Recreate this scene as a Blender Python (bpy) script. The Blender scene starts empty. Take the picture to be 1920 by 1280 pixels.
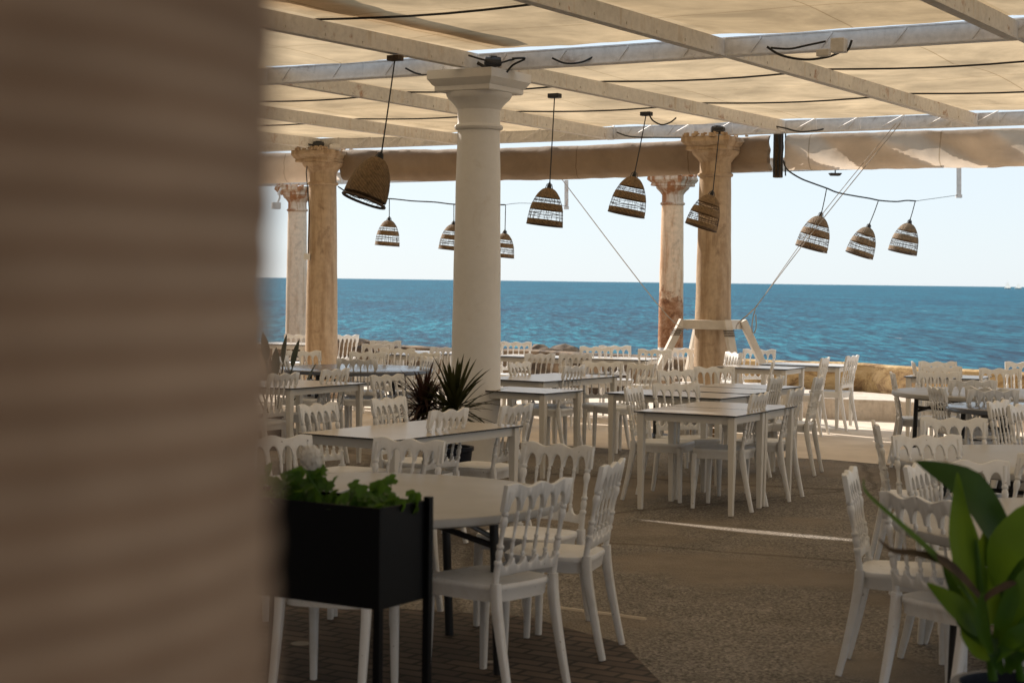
import bpy, math, random
from mathutils import Vector, Matrix, Euler, noise
R_ = math.radians
random.seed(7)
SC = bpy.context.scene
COL = SC.collection

# ------------------------------------------------------------------ camera
F = 3300.0                      # focal length in pixels of a 1920 px wide picture
CAM_H = 1.72
cam = bpy.data.cameras.new('camera'); camo = bpy.data.objects.new('camera', cam); COL.objects.link(camo)
CR = Euler((R_(90 - 1.985), 0, 0)).to_matrix() @ Matrix.Rotation(R_(0.72), 3, 'Z')
camo.matrix_world = Matrix.Translation((0, 0, CAM_H)) @ CR.to_4x4()
cam.sensor_width = 36; cam.lens = F / 1920 * 36
cam.clip_start = 0.02; cam.clip_end = 30000
cam.dof.use_dof = True; cam.dof.focus_distance = 17.0; cam.dof.aperture_fstop = 5.2
SC.camera = camo

# ------------------------------------------------------------------ sky and sun
SUN_AZ = R_(-39); SUN_EL = R_(35)
w = bpy.data.worlds.new('World'); SC.world = w; w.use_nodes = True
nt = w.node_tree; bg = nt.nodes['Background']
sky = nt.nodes.new('ShaderNodeTexSky'); sky.sky_type = 'NISHITA'; sky.sun_disc = False
sky.sun_elevation = SUN_EL; sky.sun_rotation = SUN_AZ; sky.altitude = 0
sky.air_density = 1.0; sky.dust_density = 0.3; sky.ozone_density = 3.0
hs = nt.nodes.new('ShaderNodeMix'); hs.data_type = 'RGBA'; hs.blend_type = 'MULTIPLY'; hs.inputs[0].default_value = 1
hs.inputs[7].default_value = (.93, .98, 1.10, 1)          # clear winter air: a little cooler than the sky model's haze
veil = nt.nodes.new('ShaderNodeMix'); veil.data_type = 'RGBA'; veil.inputs[0].default_value = .78   # thin even high cloud whitening the sky
veil.inputs[7].default_value = (7.8, 8.6, 9.2, 1)
nt.links.new(sky.outputs[0], hs.inputs[6]); nt.links.new(hs.outputs[2], veil.inputs[6]); nt.links.new(veil.outputs[2], bg.inputs[0]); bg.inputs[1].default_value = 0.074
sd = Vector((math.sin(SUN_AZ) * math.cos(SUN_EL), math.cos(SUN_AZ) * math.cos(SUN_EL), math.sin(SUN_EL)))
sl = bpy.data.lights.new('sun', 'SUN'); sl.energy = 5.0; sl.angle = R_(0.6); sl.color = (1.0, 0.90, 0.79)
so = bpy.data.objects.new('sun', sl); COL.objects.link(so); so.rotation_euler = sd.to_track_quat('Z', 'Y').to_euler()
SC.view_settings.view_transform = 'Standard'; SC.view_settings.look = 'None'
SC.view_settings.exposure = 0.62; SC.view_settings.gamma = 1

# ------------------------------------------------------------------ layout helpers
def ray(px, py): return CR @ Vector(((px - 960) / F, -(py - 640) / F, -1))
def on_h(px, py, h):             # the point of the horizontal plane z = h seen there
    v = ray(px, py); k = (h - CAM_H) / v.z
    return Vector((v.x * k, v.y * k, h))
def at_d(px, py, Y):             # the point at distance Y
    v = ray(px, py); k = Y / v.y
    return Vector((v.x * k, Y, CAM_H + v.z * k))
T = Vector((.854, -.52, 0)); N = Vector((.52, .854, 0))
def tn(s, r, z=0): return T * s + N * r + Vector((0, 0, z))
ANG_T = math.atan2(T.y, T.x)

# ------------------------------------------------------------------ materials
def newmat(name):
    m = bpy.data.materials.new(name); m.use_nodes = True
    return m, m.node_tree, m.node_tree.nodes['Principled BSDF']
def ramp(nt, fac, stops):
    r = nt.nodes.new('ShaderNodeValToRGB'); e = r.color_ramp.elements
    while len(e) < len(stops): e.new(0.5)
    for el, (p, c) in zip(e, stops): el.position = p; el.color = (*c, 1)
    nt.links.new(fac, r.inputs[0]); return r.outputs[0]
def coords(nt, scale=(1, 1, 1), rot=(0, 0, 0), kind='Object'):
    tc = nt.nodes.new('ShaderNodeTexCoord'); mp = nt.nodes.new('ShaderNodeMapping')
    mp.inputs['Scale'].default_value = scale; mp.inputs['Rotation'].default_value = rot
    nt.links.new(tc.outputs[kind], mp.inputs[0]); return mp.outputs[0]
def noise_n(nt, vec, scale, detail=6, rough=.6, dist=0):
    n = nt.nodes.new('ShaderNodeTexNoise'); n.inputs['Scale'].default_value = scale
    n.inputs['Detail'].default_value = detail; n.inputs['Roughness'].default_value = rough
    n.inputs['Distortion'].default_value = dist
    nt.links.new(vec, n.inputs['Vector']); return n.outputs[0]
def mixc(nt, fac, a, b, mode='MIX'):
    m = nt.nodes.new('ShaderNodeMix'); m.data_type = 'RGBA'; m.blend_type = mode
    if isinstance(fac, float): m.inputs[0].default_value = fac
    else: nt.links.new(fac, m.inputs[0])
    for s, v in ((m.inputs[6], a), (m.inputs[7], b)):
        if isinstance(v, tuple): s.default_value = (*v, 1)
        else: nt.links.new(v, s)
    return m.outputs[2]
def bump(nt, bs, h, strength, dist):
    b = nt.nodes.new('ShaderNodeBump'); b.inputs['Strength'].default_value = strength
    b.inputs['Distance'].default_value = dist; nt.links.new(h, b.inputs['Height'])
    nt.links.new(b.outputs[0], bs.inputs['Normal']); return b
def simple(name, col, rough=.5, var=.12, scale=6, bmp=.0, metal=0, col2=None, lo=.35, hi=.65, spec=.5, kind='Object'):
    m, nt, bs = newmat(name)
    v = coords(nt, kind=kind); n = noise_n(nt, v, scale)
    c2 = col2 or tuple(max(0, c * (1 - var * 2)) for c in col)
    nt.links.new(ramp(nt, n, [(lo, c2), (hi, col)]), bs.inputs['Base Color'])
    bs.inputs['Roughness'].default_value = rough; bs.inputs['Metallic'].default_value = metal
    bs.inputs['Specular IOR Level'].default_value = spec
    if bmp: bump(nt, bs, noise_n(nt, v, scale * 6), bmp, .01)
    return m
def stained(name, base, stain, dark, lo=.5, hi=.7, zlo=None, zhi=None, bmp=.25, rough=.8, ps=2.3, pl=.58, fm=.82):
    """paint or stone with streaks running down and dirt patches"""
    m, nt, bs = newmat(name)
    v1 = coords(nt, (7, 7, .8)); v2 = coords(nt)
    s = noise_n(nt, v1, 1.5, 8, .65, .4); p = noise_n(nt, v2, ps, 10, .7, .6); f = noise_n(nt, v2, 18, 6)
    a = mixc(nt, ramp(nt, s, [(lo, (0, 0, 0)), (hi, (1, 1, 1))]), base, stain)
    b = mixc(nt, ramp(nt, p, [(pl, (0, 0, 0)), (pl + .10, (.85, .85, .85))]), a, dark)
    c = mixc(nt, ramp(nt, f, [(.3, (fm, fm, fm)), (.6, (1, 1, 1))]), (0, 0, 0), b)
    if zlo is not None:      # rust-brown bare patch low on the shaft
        sep = nt.nodes.new('ShaderNodeSeparateXYZ'); nt.links.new(v2, sep.inputs[0])
        mr = nt.nodes.new('ShaderNodeMapRange'); mr.inputs[1].default_value = zlo; mr.inputs[2].default_value = zhi
        mr.inputs[3].default_value = .48; mr.inputs[4].default_value = -.25; nt.links.new(sep.outputs[2], mr.inputs[0])
        ad = nt.nodes.new('ShaderNodeMath'); nt.links.new(mr.outputs[0], ad.inputs[0]); nt.links.new(noise_n(nt, v2, 5, 12, .75), ad.inputs[1])
        lim = nt.nodes.new('ShaderNodeMath'); lim.operation = 'GREATER_THAN'; lim.inputs[1].default_value = .60; nt.links.new(sep.outputs[2], lim.inputs[0])
        rr = ramp(nt, ad.outputs[0], [(.52, (0, 0, 0)), (.6, (1, 1, 1))])
        mu = nt.nodes.new('ShaderNodeMath'); mu.operation = 'MULTIPLY'; nt.links.new(rr, mu.inputs[0]); nt.links.new(lim.outputs[0], mu.inputs[1])
        rc = ramp(nt, noise_n(nt, v2, 9, 10, .8), [(.35, (.12, .035, .012)), (.5, (.42, .18, .07)), (.65, (.62, .38, .22))])
        lowc = mixc(nt, lim.outputs[0], (.78, .76, .72), c)
        c = mixc(nt, mu.outputs[0], lowc, rc)
    nt.links.new(c, bs.inputs['Base Color']); bs.inputs['Roughness'].default_value = rough
    bump(nt, bs, noise_n(nt, v2, 30, 8, .7), bmp, .01)
    return m
def cloth(name, col, trans, tcol, scale=3, lo=.35, dark=.8):
    m, nt, bs = newmat(name)
    v = coords(nt); n = noise_n(nt, v, scale, 8, .6, .5); n2 = noise_n(nt, coords(nt, (.7, 1.6, 1), (0, 0, -ANG_T)), 1, 6, .65, .8)
    sp = nt.nodes.new('ShaderNodeSeparateXYZ'); nt.links.new(coords(nt, rot=(0, 0, -ANG_T)), sp.inputs[0])
    def seam(out, per, wd_):
        a_ = nt.nodes.new('ShaderNodeMath'); a_.operation = 'DIVIDE'; a_.inputs[1].default_value = per; nt.links.new(out, a_.inputs[0])
        b_ = nt.nodes.new('ShaderNodeMath'); b_.operation = 'FRACT'; nt.links.new(a_.outputs[0], b_.inputs[0])
        c_ = nt.nodes.new('ShaderNodeMath'); c_.operation = 'LESS_THAN'; c_.inputs[1].default_value = wd_ / per; nt.links.new(b_.outputs[0], c_.inputs[0]); return c_.outputs[0]
    sm = nt.nodes.new('ShaderNodeMath'); sm.operation = 'MAXIMUM'; nt.links.new(seam(sp.outputs[0], 1.63, .016), sm.inputs[0]); nt.links.new(seam(sp.outputs[1], 1.21, .018), sm.inputs[1])
    mul = mixc(nt, 1.0, ramp(nt, n, [(lo, (dark,) * 3), (.65, (1, 1, 1))]), ramp(nt, n2, [(.35, (.86, .86, .86)), (.6, (1, 1, 1))]), 'MULTIPLY')
    oi = nt.nodes.new('ShaderNodeObjectInfo'); mul = mixc(nt, 1.0, mul, ramp(nt, oi.outputs['Random'], [(0, (.80, .76, .70)), (1, (1, 1, 1))]), 'MULTIPLY')
    mul = mixc(nt, sm.outputs[0], mul, mixc(nt, 1.0, mul, (.70, .66, .60), 'MULTIPLY'))
    nt.links.new(mixc(nt, 1.0, mul, col, 'MULTIPLY'), bs.inputs['Base Color']); bs.inputs['Roughness'].default_value = .8
    tr = nt.nodes.new('ShaderNodeBsdfTranslucent'); nt.links.new(mixc(nt, 1.0, mul, tcol, 'MULTIPLY'), tr.inputs[0])
    mx = nt.nodes.new('ShaderNodeMixShader'); mx.inputs[0].default_value = trans
    nt.links.new(bs.outputs[0], mx.inputs[1]); nt.links.new(tr.outputs[0], mx.inputs[2])
    nt.links.new(mx.outputs[0], nt.nodes['Material Output'].inputs[0])
    bump(nt, bs, noise_n(nt, v, 6, 4), .4, .03)
    return m
def leafmat(name, c1, c2, tcol=None, trans=.35, rough=.4, scale=5):
    m, nt, bs = newmat(name)
    n = noise_n(nt, coords(nt), scale, 4)
    c = ramp(nt, n, [(.35, c1), (.65, c2)])
    nt.links.new(c, bs.inputs['Base Color']); bs.inputs['Roughness'].default_value = rough; bs.inputs['Specular IOR Level'].default_value = .22
    tr = nt.nodes.new('ShaderNodeBsdfTranslucent'); tr.inputs[0].default_value = (*(tcol or c2), 1)
    mx = nt.nodes.new('ShaderNodeMixShader'); mx.inputs[0].default_value = trans
    nt.links.new(bs.outputs[0], mx.inputs[1]); nt.links.new(tr.outputs[0], mx.inputs[2])
    nt.links.new(mx.outputs[0], nt.nodes['Material Output'].inputs[0])
    return m

M = {}
def chairmat():
    m, nt, bs = newmat('white_resin'); v = coords(nt)
    oi = nt.nodes.new('ShaderNodeObjectInfo'); va = nt.nodes.new('ShaderNodeVectorMath'); va.operation = 'ADD'
    nt.links.new(v, va.inputs[0]); cx = nt.nodes.new('ShaderNodeCombineXYZ'); mu = nt.nodes.new('ShaderNodeMath'); mu.operation = 'MULTIPLY'; mu.inputs[1].default_value = 40
    nt.links.new(oi.outputs['Random'], mu.inputs[0]); nt.links.new(mu.outputs[0], cx.inputs[0]); nt.links.new(cx.outputs[0], va.inputs[1]); w_ = va.outputs[0]
    tint = ramp(nt, oi.outputs['Random'], [(0, (.73, .73, .72)), (.5, (.80, .80, .80)), (1, (.76, .765, .77))])
    smear = ramp(nt, noise_n(nt, w_, 7, 8, .7, .6), [(.34, (.90, .88, .85)), (.5, (1, 1, 1))])
    scuff = ramp(nt, noise_n(nt, w_, 45, 3, .6), [(.26, (.35, .31, .27)), (.31, (1, 1, 1))])
    c = mixc(nt, 1.0, mixc(nt, 1.0, tint, smear, 'MULTIPLY'), scuff, 'MULTIPLY')
    nt.links.new(c, bs.inputs['Base Color']); nt.links.new(ramp(nt, noise_n(nt, w_, 9, 5), [(.3, (.6, .6, .6)), (.7, (.32, .32, .32))]), bs.inputs['Roughness'])
    bump(nt, bs, noise_n(nt, w_, 60, 4), .08, .005); return m
M['chair'] = chairmat()
M['plastic'] = simple('grey_plastic_top', (.36, .35, .335), .42, .06, 4, bmp=.05)
M['laminate'] = simple('pale_laminate', (.54, .495, .435), .28, .05, 3)
M['darktop'] = simple('dark_tabletop', (.10, .11, .14), .22, .05, 3)
M['core'] = simple('dark_laminate_edge', (.03, .028, .026), .5)
M['frame'] = simple('white_powder_coat', (.68, .66, .62), .45, .03, 5, col2=(.5, .47, .42), lo=.2, hi=.35)
M['blackmetal'] = simple('black_metal', (.015, .015, .017), .45, .1)
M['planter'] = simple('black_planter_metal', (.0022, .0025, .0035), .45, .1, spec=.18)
M['steel'] = stained('painted_steel', (.70, .67, .63), (.60, .50, .38), (.34, .14, .05), .56, .72, bmp=.15, rough=.6, ps=5, pl=.59)
M['steel2'] = stained('painted_steel_blue', (.74, .72, .70), (.56, .55, .55), (.30, .22, .17), .6, .75, bmp=.1, rough=.5)
M['white_col'] = stained('white_painted_stone', (.77, .75, .72), (.72, .69, .65), (.70, .66, .61), .6, .8, bmp=.04, fm=.96)
M['tan_col'] = stained('tan_stone', (.50, .37, .245), (.34, .225, .13), (.22, .14, .085), .45, .65, bmp=.35)
M['rust_col'] = stained('rust_streaked_stone', (.84, .59, .37), (.60, .33, .17), (.50, .33, .21), .48, .64, .65, 2.1, bmp=.3)
M['rust_cap'] = stained('rusted_capital', (.66, .52, .38), (.38, .16, .06), (.2, .07, .03), .42, .58, bmp=.4)
M['c1_col'] = stained('weathered_white_stone', (.76, .60, .44), (.54, .36, .22), (.48, .37, .28), .5, .7, bmp=.3)
M['wood'] = simple('white_timber', (.66, .60, .52), .7, .1, 5, bmp=.2)
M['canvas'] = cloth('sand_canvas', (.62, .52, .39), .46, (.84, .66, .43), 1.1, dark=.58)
M['canvas_dimming'] = cloth('dimming_canvas', (.40, .36, .31), .28, (.7, .58, .46), 1.3, dark=.68)  # darker canvas for the unseen near panels, added to dim the foreground
M['awning'] = cloth('rolled_canvas', (.66, .57, .49), .55, (.95, .84, .72), 2.2, dark=.88)
M['awning_shaded'] = cloth('brown_shaded_canvas', (.40, .30, .215), .10, (.6, .45, .3), 1.5, dark=.75)  # browner, less translucent roll canvas; the middle roll's shade is in its colour
M['cable'] = simple('black_cable', (.012, .012, .013), .5)
M['rope'] = simple('pale_rope', (.42, .38, .34), .8)
M['weave'] = simple('palm_weave', (.26, .165, .08), .75, .25, 40, .6)
M['weave_dark'] = simple('palm_rim', (.09, .055, .035), .75, .2, 30)
M['pot'] = simple('dark_blue_pot', (.006, .010, .024), .45, spec=.3)
M['soil'] = simple('soil', (.04, .028, .02), .95, .3, 30, .6)
M['stemb'] = simple('brown_stem', (.10, .065, .035), .8, .3, 20)
M['wickerp'] = None

def ground_mats():
    # asphalt with coarse aggregate
    m, nt, bs = newmat('worn_asphalt'); v = coords(nt)
    big = noise_n(nt, v, .35, 5, .6, .5); mid = noise_n(nt, v, 2.2, 8, .7); 
    vo = nt.nodes.new('ShaderNodeTexVoronoi'); vo.inputs['Scale'].default_value = 85; nt.links.new(v, vo.inputs['Vector'])
    base = ramp(nt, big, [(.35, (.215, .195, .17)), (.55, (.255, .235, .21)), (.7, (.30, .28, .25))])
    base = mixc(nt, 1.0, base, ramp(nt, mid, [(.3, (.78, .77, .76)), (.65, (1.08, 1.08, 1.08))]), 'MULTIPLY')
    agg = mixc(nt, 1.0, base, ramp(nt, vo.outputs['Color'], [(.15, (.45, .44, .43)), (.5, (.95, .95, .95)), (.8, (1.3, 1.28, 1.26)), (.96, (1.8, 1.75, 1.7))]), 'MULTIPLY')
    smooth = ramp(nt, noise_n(nt, v, .55, 4, .5, .4), [(.50, (0, 0, 0)), (.58, (1, 1, 1))])
    c = mixc(nt, smooth, agg, mixc(nt, 1.0, base, (1.05, .98, .9), 'MULTIPLY'))
    ck = nt.nodes.new('ShaderNodeTexVoronoi'); ck.feature = 'DISTANCE_TO_EDGE'; ck.inputs['Scale'].default_value = .32
    wob = nt.nodes.new('ShaderNodeMix'); wob.data_type = 'VECTOR'; wob.inputs[0].default_value = .22; nt.links.new(v, wob.inputs[4])
    nz_ = nt.nodes.new('ShaderNodeTexNoise'); nz_.inputs['Scale'].default_value = 1.3; nz_.inputs['Detail'].default_value = 8; nt.links.new(v, nz_.inputs['Vector']); nt.links.new(nz_.outputs[1], wob.inputs[5]); nt.links.new(wob.outputs[1], ck.inputs['Vector'])
    c = mixc(nt, 1.0, c, ramp(nt, ck.outputs['Distance'], [(.0, (.62, .60, .58)), (.005, (.75, .73, .71)), (.010, (1, 1, 1))]), 'MULTIPLY')
    spots = ramp(nt, noise_n(nt, v, 1.1, 7, .75, 1.0), [(.30, (.75, .73, .71)), (.40, (1, 1, 1)), (.64, (1, 1, 1)), (.74, (1.15, 1.14, 1.12))])
    c = mixc(nt, 1.0, c, spots, 'MULTIPLY')
    nt.links.new(c, bs.inputs['Base Color']); bs.inputs['Roughness'].default_value = .95; bs.inputs['Specular IOR Level'].default_value = .2
    bump(nt, bs, vo.outputs['Distance'], .7, .012)
    M['asphalt'] = m
    M['concrete'] = simple('sunlit_concrete', (.70, .61, .50), .9, .1, 1.4, .3, col2=(.55, .47, .38))
    M['platform'] = stained('pale_platform', (.58, .51, .43), (.48, .40, .32), (.30, .23, .16), .5, .7, bmp=.3)
    m, nt, bs = newmat('sea_wall_stone'); v = coords(nt)
    c = ramp(nt, noise_n(nt, coords(nt, (1, 1, 2.2)), 1.6, 12, .75, 1.2), [(.32, (.10, .055, .025)), (.42, (.30, .18, .08)), (.52, (.58, .40, .19)), (.68, (.70, .53, .31))])
    nt.links.new(c, bs.inputs['Base Color']); bs.inputs['Roughness'].default_value = .95
    bump(nt, bs, noise_n(nt, v, 5, 10, .8), .9, .08); M['seawall'] = m
    M['darkrock'] = simple('dark_rock_and_wall_shade', (.24, .17, .11), .9, .2, 3, .9, col2=(.05, .035, .025), lo=.4, hi=.6)  # rock colour; its dark tone also holds the left sea wall's shade
    # paver sets
    m, nt, bs = newmat('dark_pavers'); v = coords(nt, rot=(0, 0, -ANG_T))
    br = nt.nodes.new('ShaderNodeTexBrick'); nt.links.new(v, br.inputs['Vector'])
    br.inputs['Scale'].default_value = 2.6; br.inputs['Color1'].default_value = (.075, .052, .040, 1); br.inputs['Color2'].default_value = (.13, .092, .07, 1)
    br.inputs['Mortar'].default_value = (.02, .015, .012, 1); br.inputs['Mortar Size'].default_value = .03
    vo = nt.nodes.new('ShaderNodeTexVoronoi'); vo.inputs['Scale'].default_value = 2.4; nt.links.new(v, vo.inputs['Vector'])
    spot = ramp(nt, vo.outputs['Distance'], [(.11, (1, 1, 1)), (.13, (0, 0, 0))])
    c = mixc(nt, spot, mixc(nt, 1.0, br.outputs[0], ramp(nt, noise_n(nt, v, 3, 8), [(.3, (.6, .6, .6)), (.7, (1.2, 1.2, 1.2))]), 'MULTIPLY'), (.34, .31, .27))
    nt.links.new(c, bs.inputs['Base Color']); bs.inputs['Roughness'].default_value = .85
    bump(nt, bs, br.outputs['Fac'], -.6, .01); M['pavers'] = m
    # sea
    m, nt, bs = newmat('sea_water')
    v = coords(nt, rot=(0, 0, R_(12)))
    n1 = noise_n(nt, coords(nt, (.16, .030, 1), (0, 0, R_(4))), 1, 6, .62, .3)
    n2 = noise_n(nt, coords(nt, (1.7, .30, 1), (0, 0, R_(-4))), 1, 8, .72, .4)
    n3 = noise_n(nt, coords(nt, (.010, .03, 1), (0, 0, R_(5))), 1, 5, .6)
    s1 = nt.nodes.new('ShaderNodeMath'); s1.operation = 'MULTIPLY_ADD'; s1.inputs[1].default_value = 2.2
    nt.links.new(n1, s1.inputs[0]); nt.links.new(n2, s1.inputs[2])
    col = ramp(nt, n2, [(.38, (.0004, .022, .052)), (.5, (.001, .080, .140)), (.60, (.018, .195, .265))])
    col = mixc(nt, 1.0, col, ramp(nt, n1, [(.32, (.55, .6, .68)), (.6, (1.15, 1.15, 1.1))]), 'MULTIPLY')
    col = mixc(nt, 1.0, col, ramp(nt, n3, [(.35, (.75, .82, .9)), (.65, (1.15, 1.1, 1.05))]), 'MULTIPLY')
    foam = ramp(nt, noise_n(nt, coords(nt, (.5, .12, 1)), 1, 9, .72, .5), [(.69, (0, 0, 0)), (.72, (1, 1, 1))])
    col = mixc(nt, foam, col, (.6, .66, .68))
    nt.links.new(col, bs.inputs['Base Color']); bs.inputs['Roughness'].default_value = .45
    bs.inputs['Specular IOR Level'].default_value = .03
    bump(nt, bs, s1.outputs[0], .9, .5); M['sea'] = m
ground_mats()

# near pillar: rope-wound
m, nt_, bs_ = newmat('wound_rope'); v_ = coords(nt_, (5, 5, 5)); v2_ = coords(nt_, (6, 2, 4))
wv_ = nt_.nodes.new('ShaderNodeTexWave'); wv_.bands_direction = 'Z'; wv_.inputs['Scale'].default_value = .314 / .0125 / 5; wv_.inputs['Distortion'].default_value = .6; wv_.inputs['Detail Scale'].default_value = 1.5
nt_.links.new(v_, wv_.inputs['Vector'])
c_ = ramp(nt_, wv_.outputs['Fac'], [(.1, (.26, .165, .105)), (.55, (.40, .28, .195)), (.9, (.52, .40, .30))])
c_ = mixc(nt_, 1.0, c_, ramp(nt_, noise_n(nt_, v2_, 1.5, 4), [(.35, (.66, .62, .58)), (.65, (1.15, 1.15, 1.15))]), 'MULTIPLY')
nt_.links.new(c_, bs_.inputs['Base Color']); bs_.inputs['Roughness'].default_value = .9; M['woundrope'] = m

# ------------------------------------------------------------------ mesh builder
class MB:
    def __init__(s): s.v = []; s.f = []; s.m = []
    def add(s, vs, fs, mi=0):
        o = len(s.v); s.v += [tuple(p) for p in vs]; s.f += [tuple(i + o for i in f) for f in fs]; s.m += [mi] * len(fs)
    def box(s, c, sz, rz=0, taper=1.0, mi=0, rot=None):
        mt = (rot if rot else Matrix.Rotation(rz, 3, 'Z')); c = Vector(c); vs = []
        for z in (-1, 1):
            k = taper if z < 0 else 1
            for x, y in ((-1, -1), (1, -1), (1, 1), (-1, 1)):
                vs.append(c + mt @ Vector((x * sz[0] / 2 * k, y * sz[1] / 2 * k, z * sz[2] / 2)))
        s.add(vs, [(3, 2, 1, 0), (4, 5, 6, 7), (0, 1, 5, 4), (1, 2, 6, 5), (2, 3, 7, 6), (3, 0, 4, 7)], mi)
    def bar(s, a, b, w0, h0, w1=None, h1=None, up=Vector((0, 0, 1)), mi=0):
        a = Vector(a); b = Vector(b); w1 = w0 if w1 is None else w1; h1 = h0 if h1 is None else h1
        d = (b - a).normalized(); x = d.cross(up)
        if x.length < 1e-4: x = d.cross(Vector((0, 1, 0)))
        x.normalize(); y = x.cross(d); vs = []
        for p, ww, hh in ((a, w0, h0), (b, w1, h1)):
            for i, j in ((-1, -1), (1, -1), (1, 1), (-1, 1)): vs.append(p + x * i * ww / 2 + y * j * hh / 2)
        s.add(vs, [(0, 1, 2, 3), (7, 6, 5, 4), (4, 5, 1, 0), (5, 6, 2, 1), (6, 7, 3, 2), (7, 4, 0, 3)], mi)
    def sweep(s, pts, szs, sub=5, up=Vector((0, 1, 0)), mi=0):
        P_ = [Vector(p) for p in pts]; n = len(P_); out = []
        for i in range(n - 1):
            p0, p1, p2, p3 = P_[max(i - 1, 0)], P_[i], P_[i + 1], P_[min(i + 2, n - 1)]
            for k in range(sub):
                t = k / sub; out.append((.5 * ((2 * p1) + (p2 - p0) * t + (2 * p0 - 5 * p1 + 4 * p2 - p3) * t * t + (3 * p1 - p0 - 3 * p2 + p3) * t ** 3), szs[i][0] * (1 - t) + szs[i + 1][0] * t, szs[i][1] * (1 - t) + szs[i + 1][1] * t))
        out.append((P_[-1], *szs[-1])); vs = []; m_ = len(out)
        for i, (p, a, b) in enumerate(out):
            d = (out[min(i + 1, m_ - 1)][0] - out[max(i - 1, 0)][0]).normalized(); x = d.cross(up).normalized(); y = x.cross(d); e = .28
            for u, v in ((-1, -1 + e), (-1 + e, -1), (1 - e, -1), (1, -1 + e), (1, 1 - e), (1 - e, 1), (-1 + e, 1), (-1, 1 - e)): vs.append(p + x * u * a / 2 + y * v * b / 2)
        s.add(vs, [(i * 8 + k, i * 8 + (k + 1) % 8, (i + 1) * 8 + (k + 1) % 8, (i + 1) * 8 + k) for i in range(m_ - 1) for k in range(8)] + [tuple(range(8))[::-1], tuple((m_ - 1) * 8 + k for k in range(8))], mi)
    def tube(s, pts, r, seg=8, mi=0, cap=True):
        pts = [Vector(p) for p in pts]; n = len(pts); rs = r if isinstance(r, (list, tuple)) else [r] * n
        d0 = (pts[1] - pts[0]).normalized(); ref = Vector((0, 0, 1)) if abs(d0.z) < .9 else Vector((1, 0, 0))
        vs = []
        for i, p in enumerate(pts):
            d = (pts[min(i + 1, n - 1)] - pts[max(i - 1, 0)])
            if d.length < 1e-9: d = d0
            d.normalize(); x = d.cross(ref).normalized(); y = x.cross(d)
            for k in range(seg):
                a = 2 * math.pi * k / seg; vs.append(p + (x * math.cos(a) + y * math.sin(a)) * rs[i])
        fs = [(i * seg + k, i * seg + (k + 1) % seg, (i + 1) * seg + (k + 1) % seg, (i + 1) * seg + k) for i in range(n - 1) for k in range(seg)]
        if cap: fs += [tuple(range(seg))[::-1], tuple((n - 1) * seg + k for k in range(seg))]
        s.add(vs, fs, mi)
    def lathe(s, prof, seg=32, c=(0, 0, 0), mi=0, cap=True, rot=None):
        c = Vector(c); vs = []
        for r, z in prof:
            for k in range(seg):
                a = 2 * math.pi * k / seg; q = Vector((r * math.cos(a), r * math.sin(a), z))
                vs.append(c + (rot @ q if rot else q))
        n = len(prof)
        fs = [(i * seg + k, i * seg + (k + 1) % seg, (i + 1) * seg + (k + 1) % seg, (i + 1) * seg + k) for i in range(n - 1) for k in range(seg)]
        if cap: fs += [tuple(range(seg))[::-1], tuple((n - 1) * seg + k for k in range(seg))]
        s.add(vs, fs, mi)
    def grid(s, fn, nu, nv, mi=0):
        vs = [fn(i / nu, j / nv) for j in range(nv + 1) for i in range(nu + 1)]
        s.add(vs, [(j * (nu + 1) + i, j * (nu + 1) + i + 1, (j + 1) * (nu + 1) + i + 1, (j + 1) * (nu + 1) + i) for j in range(nv) for i in range(nu)], mi)
    def build(s, name, mat, parent=None, smooth=False, loc=None, bevel=0, ang=40):
        me = bpy.data.meshes.new(name); me.from_pydata(s.v, [], s.f)
        for mm in (mat if isinstance(mat, (list, tuple)) else [mat]): me.materials.append(mm)
        me.polygons.foreach_set('material_index', s.m)
        me.validate(); me.update()
        if smooth:
            me.polygons.foreach_set('use_smooth', [True] * len(me.polygons))
            me.set_sharp_from_angle(angle=R_(ang))
        o = bpy.data.objects.new(name, me); COL.objects.link(o)
        if parent is not None: o.parent = parent
        if loc is not None: o.location = loc
        if bevel:
            b = o.modifiers.new('bevel', 'BEVEL'); b.width = bevel; b.segments = 2; b.limit_method = 'ANGLE'
        return o
def tag(o, label=None, cat=None, group=None, kind=None):
    if label: o['label'] = label
    if cat: o['category'] = cat
    if group: o['group'] = group
    if kind: o['kind'] = kind
    return o
def thing(name, loc=(0, 0, 0), rz=0):
    o = bpy.data.objects.new(name, None); COL.objects.link(o); o.location = loc; o.rotation_euler = (0, 0, rz); o.empty_display_size = .1
    return o
def kids(o): return [c for c in COL.objects if c.parent == o]
def copy_tree(o, parent=None, tree=None):
    c = o.copy(); COL.objects.link(c); c.parent = parent
    for ch in (tree or {}).get(o.name, []): copy_tree(ch, c, tree)
    return c
def tree_of(root):
    t = {}
    def rec(o):
        t[o.name] = kids(o)
        for k in t[o.name]: rec(k)
    rec(root); return t

# ------------------------------------------------------------------ setting
# sea wall line (foot points seen along its top, height .64 m)
WALL = [Vector((-60, 66, 0)), Vector((-22, 41, 0)), Vector((-7.5, 31.0, 0)), Vector((-2.6, 28.6, 0)), Vector((.2, 27.4, 0)), Vector((3.2, 24.9, 0)),
        Vector((4.8, 24.0, 0)), Vector((5.9, 22.4, 0)), Vector((8.5, 20.6, 0)), Vector((20, 13, 0)), Vector((60, -12, 0))]
g = MB()
g.add([p.to_tuple() for p in WALL] + [(60, -60, 0), (-60, -60, 0)], [tuple(range(len(WALL) + 2))[::-1]])
o = g.build('ground', M['asphalt']); tag(o, kind='structure')
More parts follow.
